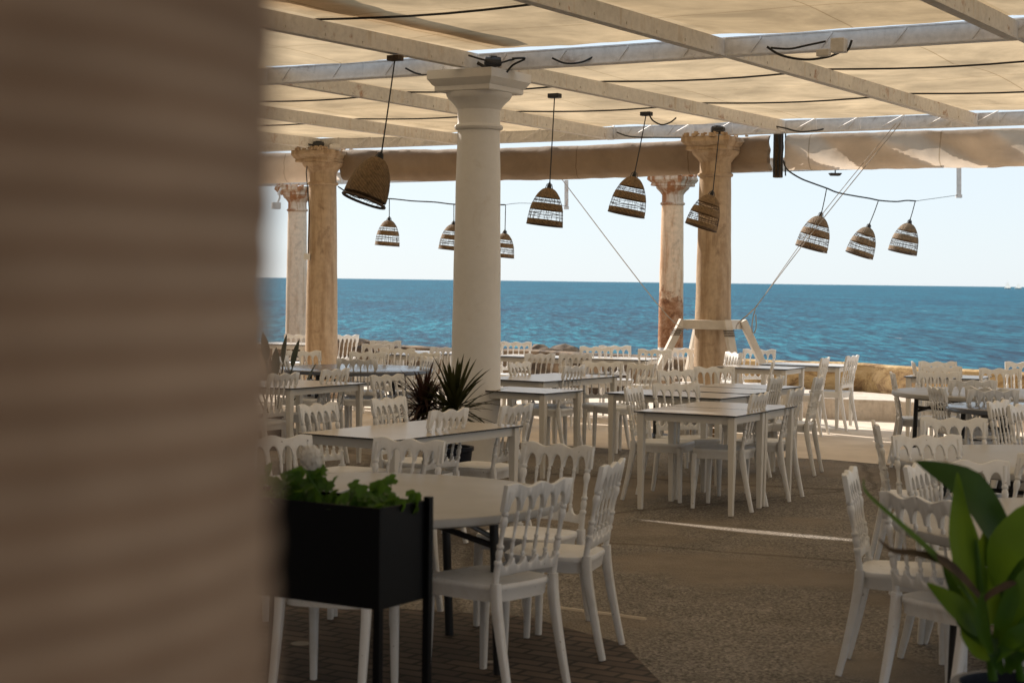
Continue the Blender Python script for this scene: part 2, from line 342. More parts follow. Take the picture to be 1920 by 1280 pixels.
# side of the quay down to the water
g = MB()
for a, b in zip(WALL[:-1], WALL[1:]):
    g.add([a + Vector((0, 0, -.004)), b + Vector((0, 0, -.004)), b + Vector((.5, .9, -3)), a + Vector((.5, .9, -3))], [(0, 1, 2, 3)])
tag(g.build('quay_side', M['darkrock']), kind='structure')
# pale concrete terrace along the sea side
edge = [(-30, 33.6), (-6, 21.9), (-2, 19.8), (.88, 18.15), (3.15, 17.2), (3.7, 16.7), (6, 15.2), (20, 6.5), (50, -12)]
g = MB(); back = [p for p in WALL if -31 < p.x < 51]
pts = [(x, y, .004) for x, y in edge] + [(58, -9.9, .004)] + [(p.x, p.y - .02, .004) for p in reversed(back)] + [(-31, 46.8, .004)]
g.add(pts, [tuple(range(len(pts)))[::-1]]); 
tag(g.build('terrace', M['concrete']), kind='structure')
# dark paver field in the near left corner, with its pale edging strip
g = MB(); A0 = Vector((-.05, 8.9, 0))
pv = [Vector((-6, 9.6, 0)), Vector((-1.2, 9.3, 0)), Vector((.1, 8.95, 0)), Vector((.55, 8.3, 0)), Vector((.7, 7.2, 0)), Vector((.6, 0, 0)), Vector((-6, 0, 0))]
g.add([p + Vector((0, 0, .004)) for p in pv], [tuple(range(7))[::-1]]); tag(g.build('paving', M['pavers']), kind='structure')
g = MB()
p0 = on_h(1048, 1140, 0); p1 = on_h(1120, 1149, 0); p2 = on_h(1212, 1161, 0)
g.tube([p0, p1, p2], .012, 6); g.tube([on_h(1400, 1018, 0), on_h(1402, 1019, 0)], .001, 3)
tag(g.build('edging_strip', M['concrete']), kind='structure')
# low raised platform in front of the wall
g = MB()
P = [(3.25, 22.95), (4.2, 22.35), (4.9, 22.1), (5.6, 21.3), (6.6, 20.0), (14, 15.0), (26, 7.2)]
Q = [(26, 9.0), (14, 16.8), (8.5, 20.45), (5.9, 22.2), (4.75, 23.85), (3.3, 24.7)]
ring = P + Q; nn = len(ring)
g.add([(x, y, 0) for x, y in ring] + [(x, y, .27) for x, y in ring], [tuple(range(nn, 2 * nn))] + [(i, (i + 1) % nn, (i + 1) % nn + nn, i + nn) for i in range(nn)])
tag(g.build('raised_platform', M['platform'], bevel=.015), kind='structure')
# outer rock ledge past the wall, on which the sea-side columns stand
g = MB()
def ledge(u, v):
    x = -26 + u * 60; k = 0
    for a, b in zip(WALL[:-1], WALL[1:]):
        if a.x <= x <= b.x: k = a.y + (b.y - a.y) * (x - a.x) / (b.x - a.x)
    wd = 8.5 + 1.5 * noise.noise(Vector((x * .3, 0, 3)))
    if x > 4: wd *= max(.1, 1 - (x - 4) / 5)
    y = k + .25 + v * wd
    z = -.12 + .25 * noise.noise(Vector((x * .9, y * .9, 0))) - (0 if v < .8 else (v - .8) * 9)
    return (x, y, z - .1)
g.grid(ledge, 200, 30); tag(g.build('rock_ledge', M['darkrock'], smooth=True), kind='structure')
# sea
g = MB(); g.add([(-14000, -50, -1.6), (14000, -50, -1.6), (14000, 20000, -1.6), (-14000, 20000, -1.6)], [(0, 1, 2, 3)])
tag(g.build('sea', M['sea']), kind='structure')

# low sea wall
g = MB(); hw = .64
def wall_off(i, d):
    a = WALL[max(i - 1, 0)]; b = WALL[min(i + 1, len(WALL) - 1)]; t = (b - a).normalized(); return WALL[i] + Vector((-t.y, t.x, 0)) * d
dense = []
for i in range(len(WALL) - 1):
    a, b = WALL[i], WALL[i + 1]; n = max(2, int((b - a).length / .35)) if abs(a.x) < 30 and abs(b.x) < 30 else 4
    dense += [a.lerp(b, k / n) for k in range(n)]
dense.append(WALL[-1]); sec = []
for i, p in enumerate(dense):
    a = dense[max(i - 1, 0)]; b = dense[min(i + 1, len(dense) - 1)]; t = (b - a).normalized(); q = Vector((-t.y, t.x, 0))
    j = lambda k: .035 * noise.noise(Vector((p.x * 1.3, p.y * 1.3, k * 5.1)))
    sec.append([p + q * (-.02 + j(1)), p + q * (-.02 + j(2)) + Vector((0, 0, .32)), p + q * (.01 + j(3)) + Vector((0, 0, hw + j(4) - .03)), p + q * (.06 + j(3)) + Vector((0, 0, hw + j(4))),
                p + q * .38 + Vector((0, 0, hw + j(5) - .02)), p + q * .46 + Vector((0, 0, -.5))])
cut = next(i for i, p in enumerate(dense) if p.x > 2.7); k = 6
for a, b, mt, nm, lb in ((0, cut + 1, 'darkrock', 'shade_toned_wall', 'low rough stone edge against the sea, shade put into its dark colour, left of the braced column'), (cut, len(sec), 'seawall', 'sea_wall', 'low weathered ochre stone wall along the sea, right of the braced column')):  # left stretch takes the dark material, so its shade sits in the colour
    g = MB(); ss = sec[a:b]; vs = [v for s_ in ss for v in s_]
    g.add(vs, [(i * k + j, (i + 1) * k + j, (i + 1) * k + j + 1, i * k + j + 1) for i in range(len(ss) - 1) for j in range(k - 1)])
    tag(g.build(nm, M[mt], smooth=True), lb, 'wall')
# boulders on the wall's sea side at the left
def rock(p, r, label):
    g = MB(); sd_ = random.random() * 50; nu, nv = 14, 9
    def f(u, v):
        a = u * 2 * math.pi; b = (v - .5) * math.pi; d = Vector((math.cos(a) * math.cos(b), math.sin(a) * math.cos(b), math.sin(b)))
        return d * r * (1 + .45 * noise.noise(d * 1.4 + Vector((sd_, 0, 0)))) * 1.0
    g.grid(f, nu, nv); o = g.build('boulder', M['darkrock'], smooth=True, loc=p, ang=30); o.scale = (1.3, .9, .75)
    tag(o, label, 'rock', 'boulders on the sea wall')
for i, (px, py, r, lb) in enumerate([(648, 652, .26, 'brown boulder just right of the thick tan column, lying on the sea wall'), (676, 654, .2, 'small brown boulder on the sea wall between the tilted chair and the paired chairs'),
        (700, 653, .17, 'smallest brown boulder on the sea wall, left of the paired chairs'), (1010, 662, .17, 'low dark rock on the sea wall right of the lone chair against the sea'), (1060, 664, .2, 'dark broad rock on the sea wall left of two small chairs')]):
    p = at_d(px, py, 27.9 if px > 900 else 28.8); rock(p, r, lb)

# ------------------------------------------------------------------ columns
HC = 3.55
def column(name, p, mats, label, H=HC, rust=False, r0=.225, r1=.188, rough_top=False, plinth=.0, rot=ANG_T):
    root = thing(name, (p.x, p.y, 0)); tag(root, label, 'column')
    g = MB(); prof = []
    zt = H - .50
    if plinth: prof += []
    for i in range(41):
        u = i / 40; z = .10 + (zt - .10) * u
        r = r0 + (r1 - r0) * (u ** 1.5)
        r += .004 * noise.noise(Vector((p.x, z * 3, 0)))
        prof.append((r, z))
    g.lathe(prof, 48); g.build('shaft', mats[0], root, True)
    g = MB(); g.lathe([(r0 + .07, 0), (r0 + .08, .03), (r0 + .08, .07), (r0 + .03, .085), (r0 + .01, .10)], 48)
    if plinth: g.box((0, 0, plinth / 2 - .3), (.56, .56, plinth + .6), rot)
    g.build('base', mats[0], root, True)
    g = MB()
    a = zt
    prof = [(r1, a - .01), (r1 + .022, a), (r1 + .03, a + .018), (r1 + .022, a + .035), (r1 + .004, a + .042), (r1, a + .06), (r1, a + .17), (r1 + .012, a + .185), (r1 + .02, a + .2),
            (r1 + .05, a + .235), (r1 + .085, a + .265), (r1 + .10, a + .29), (r1 + .105, a + .315)]
    g.lathe(prof, 48)
    sq = [(.27, a + .315), (.285, a + .325), (.285, a + .365), (.30, a + .375), (.325, a + .415), (.335, a + .425), (.335, H)]
    if rough_top: sq[-1] = (.325, H - .02)
    vs = []; NS = 12; n4 = 4 * NS
    for wv, z in sq:
        for k in range(n4):
            e, f = divmod(k, NS); f = f / NS * 2 - 1
            x, y = [(f, -1), (1, f), (-f, 1), (-1, -f)][e]
            q = Matrix.Rotation(rot, 3, 'Z') @ Vector((x * wv, y * wv, z))
            if rough_top and z > a + .33:
                nz = noise.noise(q * 9 + Vector((p.x, 0, 0))); q.x *= 1 - .05 * abs(nz) * 2; q.y *= 1 - .05 * abs(nz) * 2; q.z += .02 * nz
            vs.append(q)
    m_ = len(sq)
    g.add(vs, [(i * n4 + k, i * n4 + (k + 1) % n4, (i + 1) * n4 + (k + 1) % n4, (i + 1) * n4 + k) for i in range(m_ - 1) for k in range(n4)] + [tuple((m_ - 1) * n4 + k for k in range(n4)), tuple(range(n4))[::-1]])
    if rough_top:
        for i in range(46):
            ang = random.random() * 6.28; rr = random.uniform(.1, .3)
            q = Matrix.Rotation(rot, 3, 'Z') @ Vector((random.uniform(-.3, .3), random.choice((-.3, .3)) + random.uniform(-.03, .03), H - .01 + random.uniform(0, .03)))
            g.box(q, (random.uniform(.02, .05), random.uniform(.02, .05), random.uniform(.02, .05)), ang)
    g.build('capital', mats[1], root, True, ang=25)
    return root
PA = tn(-8.41, 13.2); PB1 = Vector((-2.74, 25.3, 0)); PB2 = Vector((2.52, 22.1, 0)); PC1 = Vector((-4.33, 35.3, 0)); PC2 = Vector((2.73, 30.3, 0))
colA = column('stone_column', PA, (M['white_col'], M['white_col']), 'big white painted column nearest the camera, rising behind the spiky dark plant')
colB1 = column('stone_column', PB1, (M['tan_col'], M['tan_col']), 'thick tan column left of the big white one, standing among tables', rough_top=True, r0=.235, r1=.195)
colB2 = column('stone_column', PB2, (M['tan_col'], M['tan_col']), 'tan column with broken capital, held by a white timber brace', rough_top=True, r0=.235, r1=.195)
colC1 = column('stone_column', PC1, (M['c1_col'], M['rust_cap']), 'pale weathered column on the sea edge, leftmost beside the thick tan one', rough_top=True, r0=.22, r1=.185)
colC2 = column('stone_column', PC2, (M['rust_col'], M['rust_cap']), 'rust streaked column with brown peeling foot and white plinth on the sea edge', rough_top=True, r0=.22, r1=.185)
# small spotlight on the far left column, box on the thick tan column
root = thing('spotlight', (PC1.x - .33, PC1.y - .35, 3.2)); tag(root, 'small white spotlight hanging beside the capital of the far left column', 'spotlight')
g = MB(); g.tube([(0.05, 0, .28), (.0, 0, .2), (.02, 0, .1), (-.02, 0, 0)], .02); g.build('bracket', M['frame'], root, True)
g = MB(); g.box((-.05, 0, -.06), (.17, .14, .13), .3); g.build('housing', M['frame'], root, bevel=.01)
root = thing('junction_box', (PB1.x - .2, PB1.y - .17, 2.02)); tag(root, 'tiny grey junction box fixed to the left side of the thick tan column', 'junction box')
g = MB(); g.box((0, 0, 0), (.09, .06, .09)); g.build('housing', M['frame'], root, bevel=.005)
g = MB(); g.tube([(0.02, 0, .04), (.03, .02, .6), (-.02, .0, 1.2), (.02, 0, 1.5)], .008, 6); g.build('conduit', M['cable'], root)

# timber brace round column B2
root = thing('timber_brace', (PB2.x, PB2.y, 0), ANG_T); tag(root, 'white timber collar with slanting props bracing the tan column with broken capital', 'brace')
zc = 1.20; hw_ = .25
for sx, sy, dx, dy in ((1, 0, .08, .43), (-1, 0, .08, .43), (0, 1, .56, .08), (0, -1, .56, .08)):
    g = MB(); g.box((sx * .252, sy * .252, zc), (dx if sx == 0 else .06, dy if sx else .06, .115)); g.build('collar_beam', M['wood'], root, bevel=.006)
for sx, sy in ((-1, -1), (1, -1), (-1, 1), (1, 1)):
    g = MB(); g.bar((sx * .30, sy * .24, zc + .05), (sx * .76, sy * .66, 0.0), .095, .085); g.build('prop', M['wood'], root, bevel=.006)
for sx, sy in ((-1, -1), (1, -1)):
    g = MB()
    for kk in range(4):
        q = Vector((sx * (.345 + .008 * kk), sy * (.28 + .008 * kk), zc - .07 - .022 * kk)); g.lathe([(.066, 0), (.070, .006), (.066, .012)], 12, q, cap=False)
    g.build('rope_lashing', M['stemb'], root)

# ------------------------------------------------------------------ pergola
perg = thing('pergola', (0, 0, 0)); tag(perg, 'white painted steel pergola with sand coloured canvas spread over the tables', 'pergola')
ZB = 3.57
S0 = -8.41; DS = 2.37; R0 = 13.2; DR = 6.98
for k in range(-7, 8):
    s = S0 + k * DS
    for a, b in ((-3, 1), (0, 1)):
        pass
    for j in range(-3, 1):
        ra, rb = R0 + j * DR + .07, R0 + (j + 1) * DR - .07
        g = MB(); dz = .012 * ((k * 7 + j * 3) % 3 - 1)
        g.bar(tn(s, ra, ZB + .070 + dz), tn(s, rb, ZB + .062 - dz), .055, .13)
        # flanges and bolts
        g.bar(tn(s, ra + .01, ZB + .002 + dz), tn(s, rb - .01, ZB - .008 - dz), .085, .012)
        if j >= -1 and -4 <= k <= 4:
            for q in range(14):
                rr = ra + (rb - ra) * (q + .5) / 14; g.box(tn(s + .03, rr, ZB + .03), (.012, .012, .02), ANG_T)
        g.build('rafter', M['steel'], perg)
for j in range(-3, 2):
    r = R0 + j * DR; s1, s2 = S0 - 7 * DS - .3, S0 + 7 * DS + .3
    z = ZB
    g = MB()
    g.bar(tn(s1, r - .05, z + .065), tn(s2, r - .05, z + .065), .008, .125)      # web plate
    g.bar(tn(s1, r, z - .004), tn(s2, r, z - .004), .13, .012)               # lower flange
    g.bar(tn(s1, r, z + .134), tn(s2, r, z + .134), .12, .012)
    ns = int((s2 - s1) / .6)
    for q in range(ns):
        s = s1 + q * .6 + .3; g.bar(tn(s, r - .058, z + .004), tn(s + .10, r - .058, z + .125), .01, .018)
    if j == 1:
        for q in range(int((s2 - s1) / .55)):
            s = s1 + q * .55; g.tube([tn(s, r - .09, z + .02), tn(s + .28, r - .11, z + .15), tn(s + .28, r - .09, z + .0)], .008, 5)
    g.build('cross_beam', M['steel2'], perg)
# outer cross beam over the sea-side columns
dC = (PC2 - PC1).normalized(); c_a = PC1 - dC * 14; c_b = PC2 + dC * 18
g = MB(); g.bar(c_a + Vector((0, 0, 3.68)), c_b + Vector((0, 0, 3.68)), .01, .20); g.bar(c_a + Vector((0, 0, 3.575)), c_b + Vector((0, 0, 3.575)), .14, .012); g.bar(c_a + Vector((0, 0, 3.785)), c_b + Vector((0, 0, 3.785)), .14, .012)
nrm = Vector((dC.y, -dC.x, 0)); L = (c_b - c_a).length
for q in range(int(L / 1.1)):
    p = c_a + dC * (q * 1.1 + .4) + nrm * .03 + Vector((0, 0, 3.68)); g.box(p, (.03, .04, .19), math.atan2(dC.y, dC.x))
g.build('cross_beam', M['steel'], perg)
# hanging brackets below the outer beam
for px, y0, y1 in ((1062, 338, 390), (1798, 305, 368)):
    v = ray(px, 350); 
    kk = (PC1.y - dC.y / dC.x * PC1.x) / (v.y - dC.y / dC.x * v.x); Y = v.y * kk
    a = at_d(px, y0, Y - .08); b = at_d(px, y1, Y - .08)
    g = MB(); g.bar(a, b, .07, .02, up=Vector((0, 1, 0))); g.box(b, (.09, .05, .05)); g.build('bracket', M['steel'], perg)
# canvas panels
def canvas(j, gapn=.12, gapf=.12):
    ra, rb = R0 + j * DR + gapn, R0 + (j + 1) * DR - gapf
    for k in range(-7, 7):
        sa = S0 + k * DS; sb = sa + DS
        g = MB(); ph = (k * 3.7 + j * 1.3)
        def f(u, v):
            s = sa + .0 + (sb - sa) * u; r = ra + (rb - ra) * v
            arc = math.sin(math.pi * u)
            hem = -.10 * arc * math.exp(-((1 - v) / .05) ** 2) * 0
            cl = 0 if (k <= -2 and j in (-1, 0)) else 1
            if not cl: r = r - gapn * (1 - v) + gapf * v
            if v > .999: r += cl * (-.10 * arc + .02 * math.sin(u * 9 + ph))
            if v < .001: r += cl * (.07 * arc + .02 * math.sin(u * 11 + ph))
            third = math.sin(math.pi * ((v * 3) % 1.0)) if 0 < v < 1 else 0
            z = ZB + .158 - (.030 + .01 * math.sin(ph)) * arc * (1 - .3 * third) + .03 * third * arc
            z += .018 * noise.noise(Vector((s * 1.1, r * .8, j * 3.0))) + .008 * noise.noise(Vector((s * 4, r * 1.2, 2.0)))
            return tn(s, r, z)
        g.grid(f, 16, 48)
        g.build('canvas_panel', M['canvas' if j > -2 else 'canvas_dimming'], perg, True, ang=80)
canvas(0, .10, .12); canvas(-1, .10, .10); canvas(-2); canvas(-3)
for j in (-1, 0):
    for q in (1 / 3, 2 / 3):
        r = R0 + j * DR + DR * q
        g = MB(); pts = []
        for i in range(15 * 8 + 1):
            s = S0 - 7 * DS + i * DS / 8; u = (i % 8) / 8
            pts.append(tn(s, r, ZB + .142 - .035 * math.sin(math.pi * u)))
        g.tube(pts, .0095, 6); g.build('support_cable', M['cable'], perg)

# rolled awnings (hung behind the second column row)
RB = 20.42
PATCH = [(-.02, .55, .02, .44, 1.2), (1.15, 1.9, .02, .44, 1.6), (2.6, 3.1, .06, .44, 1.0), (4.3, 5.6, .2, .44, .9), (7.0, 7.8, .05, .44, 1.1)]  # windows added in the unseen back sheet, shaped to make sun patches
def awning(s1, s2, label, ph, sag=.04, open_back=False, mat='awning'):
    """a hanging roll: front sheet and back sheet; where open_back, the unseen back sheet has slanting windows added so sun patches show through the front one"""
    g = MB(); front = [(-.03, .43), (-.09, .41), (-.12, .35), (-.125, .28), (-.13, .2), (-.135, .13), (-.125, .08), (-.105, .04), (-.06, .0), (.0, -.01), (.05, .01)]
    backp = [(-.03, .43)] + [(-.04 - .035 * math.sin(math.pi * min(1, q / 12)), .42 - q * .0141) for q in range(25)] + [(.05, .01)]
    nn_ = max(20, int((s2 - s1) * (40 if open_back else 16)))
    def pt(i, d, z, kk):
        u = i / nn_; s = s1 + (s2 - s1) * u
        wr = .020 * noise.noise(Vector((s * 2.2 + z * 6, z * 4, ph))) + .016 * noise.noise(Vector((s * 6 + z * 11, z * 5, ph)))
        return tn(s, RB + d + wr * (1.5 if .05 < z < .38 else .4), 3.13 + z - sag * math.sin(math.pi * u) + wr * .5)
    for prof, bk in ((front, False), (backp, True)):
        n = len(prof); vs = [pt(i, d, z, k) for i in range(nn_ + 1) for k, (d, z) in enumerate(prof)]; fs = []
        for i in range(nn_):
            sl_ = (s2 - s1) * (i + .5) / nn_
            for k in range(n - 1):
                zz = (prof[k][1] + prof[k + 1][1]) / 2 + .05 * noise.noise(Vector((sl_ * 3, ph, 0)))
                if bk and open_back and any(z0_ < zz < z1_ and a0 + (.36 - zz) * sh * 1.6 < sl_ < a1 + (.30 - zz) * sh * 1.2 for a0, a1, z0_, z1_, sh in PATCH): continue
                f_ = (i * n + k, i * n + k + 1, (i + 1) * n + k + 1, (i + 1) * n + k); fs.append(f_ if not bk else f_[::-1])
        g.add(vs, fs)
    o = g.build('rolled_awning', M[mat], None, True, ang=60); tag(o, label, 'awning', 'rolled canvas awnings above the terrace edge')
awning(S0 - .42 - 6.45, S0 - .28, 'long brown shaded canvas roll between the thick tan column and the braced column', 1.0, .05, False, 'awning_shaded')
awning(S0 - .05, S0 + 12, 'pale canvas roll running right from the brown strapped end', 4.0, .03, True)
awning(S0 - 14.5, S0 - 7.0, 'short pale canvas roll left of the thick tan column', 8.0, .03, True)
# brown strapped bundle between the rolls
root = thing('strapped_pole', tn(S0 - .165, RB - .06, 3.05)); tag(root, 'rusty brown upright wrapped in black cable between two canvas rolls', 'pole')
g = MB(); g.box((0, 0, .26), (.10, .10, .56), ANG_T); g.build('post', M['stemb'], root, bevel=.01)
g = MB()
for q in range(4):
    x = -.06 + q * .045; g.tube([(x, -.075, .56), (x + .02 * math.sin(q), -.085, .35), (x, -.08, .15), (x + .01, -.07, .0)], .009, 6)
g.build('cable_bundle', M['cable'], root, True)

# ------------------------------------------------------------------ cables
def cable(name, pts, r, label, cat='cable', mat='cable', group=None, sub=6):
    P_ = [Vector(p) for p in pts]; out = []
    for i in range(len(P_) - 1):
        p0 = P_[max(i - 1, 0)]; p1 = P_[i]; p2 = P_[i + 1]; p3 = P_[min(i + 2, len(P_) - 1)]
        for k in range(sub):
            t = k / sub; out.append(.5 * ((2 * p1) + (p2 - p0) * t + (2 * p0 - 5 * p1 + 4 * p2 - p3) * t * t + (3 * p1 - p0 - 3 * p2 + p3) * t ** 3))
    out.append(P_[-1]); g = MB(); g.tube(out, r, 6); o = g.build(name, M[mat], None, True); tag(o, label, cat, group); return o
def atl(lst, Y): return [at_d(x, y, Y) for x, y in lst]
cable('cable', atl([(895, 118), (908, 126), (912, 134), (905, 140)], 15.35), .016, 'black cable end curling down onto the left of the big white capital')
cable('cable', atl([(878, 104), (905, 112), (935, 118), (960, 112), (990, 108)], 15.4), .009, 'thin black cable lying along the beam above the big white capital')
cable('cable', atl([(950, 136), (962, 122), (985, 110), (960, 110)], 15.3), .010, 'black cable looping up from the right of the big white capital')
cable('cable', atl([(760, 128), (785, 139), (815, 137), (845, 126)], 15.9), .009, 'slack black cable loop left of the big white capital')
cable('cable', atl([(1035, 109), (1060, 119), (1090, 117), (1112, 107)], 15.0), .009, 'slack black cable loop on the beam right of the big white capital')
cable('cable', atl([(1438, 88), (1465, 104), (1510, 112), (1552, 107), (1575, 98), (1588, 90)], 13.7), .010, 'long slack black cable below the grey box on the beam')
cable('cable', atl([(1445, 90), (1480, 92), (1510, 86), (1548, 78)], 13.75), .009, 'black cable running left from the grey box on the beam')
cable('cable', atl([(1586, 98), (1592, 90), (1597, 76)], 13.55), .010, 'short black cable rising at the right of the grey box')
cable('cable', atl([(1217, 214), (1224, 226), (1240, 234), (1256, 230), (1268, 221)], 18.8), .009, 'slack black cable loop right of the middle lamp ceiling plate')
cable('cable', atl([(500, 257), (540, 263), (575, 270), (600, 274)], 25.0), .012, 'thin black cable reaching the thick tan capital from the left')
cable('cable', atl([(1445, 236), (1470, 240), (1500, 247), (1540, 243), (1565, 234)], 21.3), .010, 'black cable sagging under the beam right of the braced column')
cable('cable', atl([(1156, 248), (1180, 256), (1220, 258), (1290, 258), (1330, 256)], 22.3), .009, 'thin cable running along the beam toward the braced column')
for i, (px, py, Y, lb) in enumerate([(1345, 244, 21.9, 'small dark clamp on top of the braced tan column'), (597, 272, 25.1, 'dark clamp on top of the thick tan column'), (628, 277, 25.1, 'grey rolled bundle right of the clamp on the thick tan column'),
        (925, 117, 15.5, 'small metal clamp above the big white capital')]):
    g = MB(); g.lathe([(.03, -.08), (.05, -.07), (.05, .07), (.03, .08)], 10, rot=Matrix.Rotation(R_(90), 3, 'Y')); g.box((0, 0, .03), (.08, .05, .05), .4); g.box((.05, 0, -.02), (.03, .06, .06), 1)
    o = g.build('beam_clamp', M['blackmetal'] if i != 2 else M['steel2'], None, True); o.location = at_d(px, py, Y); tag(o, lb, 'clamp')
root = thing('junction_box', at_d(1573, 86, 13.55)); tag(root, 'grey square junction box fixed on the beam at upper right', 'junction box')
g = MB(); g.box((0, 0, 0), (.11, .09, .11), ANG_T); g.build('housing', M['steel2'], root, bevel=.008)
g = MB(); g.box((-.12, -.02, -.06), (.10, .06, .05), ANG_T); g.build('connector', M['steel'], root, bevel=.005)
# dark loudspeaker-like lamp hanging under outer beam
root = thing('floodlight', at_d(1566, 322, 21.9)); tag(root, 'small black floodlight hanging below the pale canvas roll', 'floodlight')
g = MB(); g.box((0, 0, -.035), (.16, .10, .035), .1, taper=.7); g.build('housing', M['blackmetal'], root, bevel=.008)
g = MB(); g.tube([(0, 0, -.02), (.0, 0, .05)], .008, 6); g.tube([(0, 0, .05), (0, .0, .14)], .004, 6); g.build('bracket', M['blackmetal'], root)

# ------------------------------------------------------------------ woven lamps
def basket_profile(u):       # u 0 top .. 1 rim
    return .030 + .172 * math.sin(min(1, u ** .62) * math.pi / 2)
BH = .42
def lamp(plate, top, bottom, label, group, rose=True, seed=0, scale=1.0):
    rnd = random.Random(seed)
    root = thing('pendant_lamp', plate); tag(root, label, 'lamp', group)
    ax = (top - bottom).normalized(); q = ax.to_track_quat('Z', 'Y').to_matrix()
    rt = top - plate
    sc_ = (bottom - top).length / (BH + .07)
    def X(v): return rt + q @ (Vector(v) * sc_)
    if rose:
        g = MB(); g.box((0, 0, -.01), (.12, .08, .045), ANG_T); g.build('ceiling_rose', M['blackmetal'] if seed != 1 else M['stemb'], root, bevel=.006)
    g = MB(); n = 6; g.tube([Vector((0, 0, 0)).lerp(rt, i / n) + Vector((0, 0, -.012 * math.sin(math.pi * i / n))) for i in range(n + 1)], .0065, 6); g.build('cord', M['cable'], root)
    g = MB(); g.tube([X((0, 0, .0)), X((0, 0, -.03)), X((0, 0, -.035)), X((0, 0, -.09)), X((0, 0, -.11))], [.008, .012, .022, .026, .018], 10)
    for a in range(4):
        c_, s_ = math.cos(a * math.pi / 2 + .4), math.sin(a * math.pi / 2 + .4)
        g.tube([X((0, 0, -.012)), X((c_ * .03, s_ * .03, -.03)), X((c_ * .045, s_ * .045, -.075))], .004, 5)
    g.build('lamp_holder', M['blackmetal'], root, True)
    bands, opens = ([(0, .90)], [(.90, 1.0)]) if seed == 1 else ([(0, .27), (.42, .60), (.86, 1.0)], [(.27, .42), (.60, .86)])
    g = MB(); SEG = 56
    for a, b in bands:
        nz = max(3, int((b - a) * 30)); vs = []
        for i in range(nz + 1):
            u = a + (b - a) * i / nz
            for k in range(SEG):
                th = 2 * math.pi * k / SEG; r = basket_profile(u) + (.0035 if (k + i) % 2 else -.002) + rnd.uniform(-.001, .001)
                vs.append(X((r * math.cos(th), r * math.sin(th), -.07 - BH * u)))
        fs = [(i * SEG + k, i * SEG + (k + 1) % SEG, (i + 1) * SEG + (k + 1) % SEG, (i + 1) * SEG + k) for i in range(nz) for k in range(SEG)]
        g.add(vs, fs)
    shade = g.build('shade', M['weave'], root)
    g = MB()
    for a, b in opens:
        for k in range(44):
            th = 2 * math.pi * (k + rnd.uniform(-.25, .25)) / 44; th2 = th + rnd.choice((-1, 1)) * rnd.uniform(.0, .16)
            if rnd.random() < .12: continue
            ra, rb = basket_profile(a), basket_profile(b)
            g.tube([X((ra * math.cos(th), ra * math.sin(th), -.07 - BH * a)), X((rb * math.cos(th2), rb * math.sin(th2), -.07 - BH * b))], rnd.uniform(.0010, .0020), 4, cap=False)
        for u in ([(a + b) / 2] if b < .5 else [a + .09, b - .09]):
            for m2 in range(2):
                r = basket_profile(u); ph = rnd.random() * 6
                g.tube([X((r * math.cos(t * 2 * math.pi / 32), r * math.sin(t * 2 * math.pi / 32), -.07 - BH * (u + .012 * math.sin(t * .6 + ph)))) for t in range(33)], .0022, 4)
    g.build('open_weave', M['weave_dark'], shade)
    g = MB(); r = basket_profile(1); g.tube([X((r * math.cos(t * 2 * math.pi / 48), r * math.sin(t * 2 * math.pi / 48), -.07 - BH)) for t in range(49)], .0075 if seed != 1 else .012, 6)
    g.build('rim', M['weave_dark'], shade, True)
ZP = ZB - .03
LG = 'woven lamps hanging from the near rafter'
for i, (pp, tp, bt, dy, lb) in enumerate([
    ((741, 107), (716, 283), (684, 377), -.28, 'largest woven basket lamp, swung far left with its open rim visible'),
    ((1040, 178), (1031, 341), (1021, 422), 0, 'woven basket lamp hanging nearly straight, just right of the big white column'),
    ((1212, 212), (1191, 320), (1174, 402), 0, 'tilted woven basket lamp left of the rust streaked column'),
    ((1349, 241), (1337, 356), (1314, 426), -.05, 'dark woven basket lamp hanging in front of the braced tan column')]):
    P0 = on_h(pp[0], pp[1], ZP); T0 = at_d(tp[0], tp[1], P0.y - (.05 if i == 0 else 0)); B0 = at_d(bt[0], bt[1], P0.y + dy * 0 + (-.0))
    if i == 0: B0 = B0 + Vector((0, -.10, 0)) 
    lamp(P0, T0, B0, lb, LG, True, i + 1)
# string of three lamps at the right, on a sagging wire to the outer bracket
ya = 21.3
wr = [(1468, 300), (1476, 318), (1500, 334), (1525, 344), (1550, 353), (1570, 361), (1600, 367), (1630, 372), (1650, 376), (1680, 378), (1700, 376), (1717, 377)]
def depthw(px): return 21.3 + (px - 1468) / 250 * 2.6
cable('light_cord', [at_d(x, y, depthw(x)) for x, y in wr], .010, 'wavy black cord carrying three small woven lamps at the right', 'cord')
cable('guy_wire', [at_d(1717, 377, depthw(1717)), at_d(1796, 366, 27.1)], .004, 'fine wire from the lamp cord to the hanging bracket at right', 'wire')
for i, (x, y, tx, ty, bx, by, lb) in enumerate([(1550, 353, 1541, 396, 1521, 466, 'small woven lamp on the right hand cord, nearest the crossing ropes'), (1647, 376, 1631, 418, 1611, 478, 'small woven lamp in the middle of the right hand cord'),
        (1716, 377, 1707, 410, 1692, 473, 'small woven lamp at the far right end of its cord')]):
    Y = depthw(x); lamp(at_d(x, y, Y), at_d(tx, ty, Y), at_d(bx, by, Y), lb, 'small woven lamps strung on the sea side', False, 20 + i)
wl = [(634, 350), (668, 370), (700, 372), (735, 373), (775, 377), (815, 379), (850, 383), (900, 384), (947, 384)]
def depthl(px): return 25.2 - (px - 634) / 313 * .8
cable('light_cord', [at_d(x, y, depthl(x)) for x, y in wl], .010, 'thin black cord with small woven lamps passing behind the big white column', 'cord')
cable('guy_wire', [at_d(947, 384, 24.4), at_d(985, 381, 26), at_d(1062, 386, 31)], .004, 'fine wire from the big white column to the hanging bracket', 'wire')
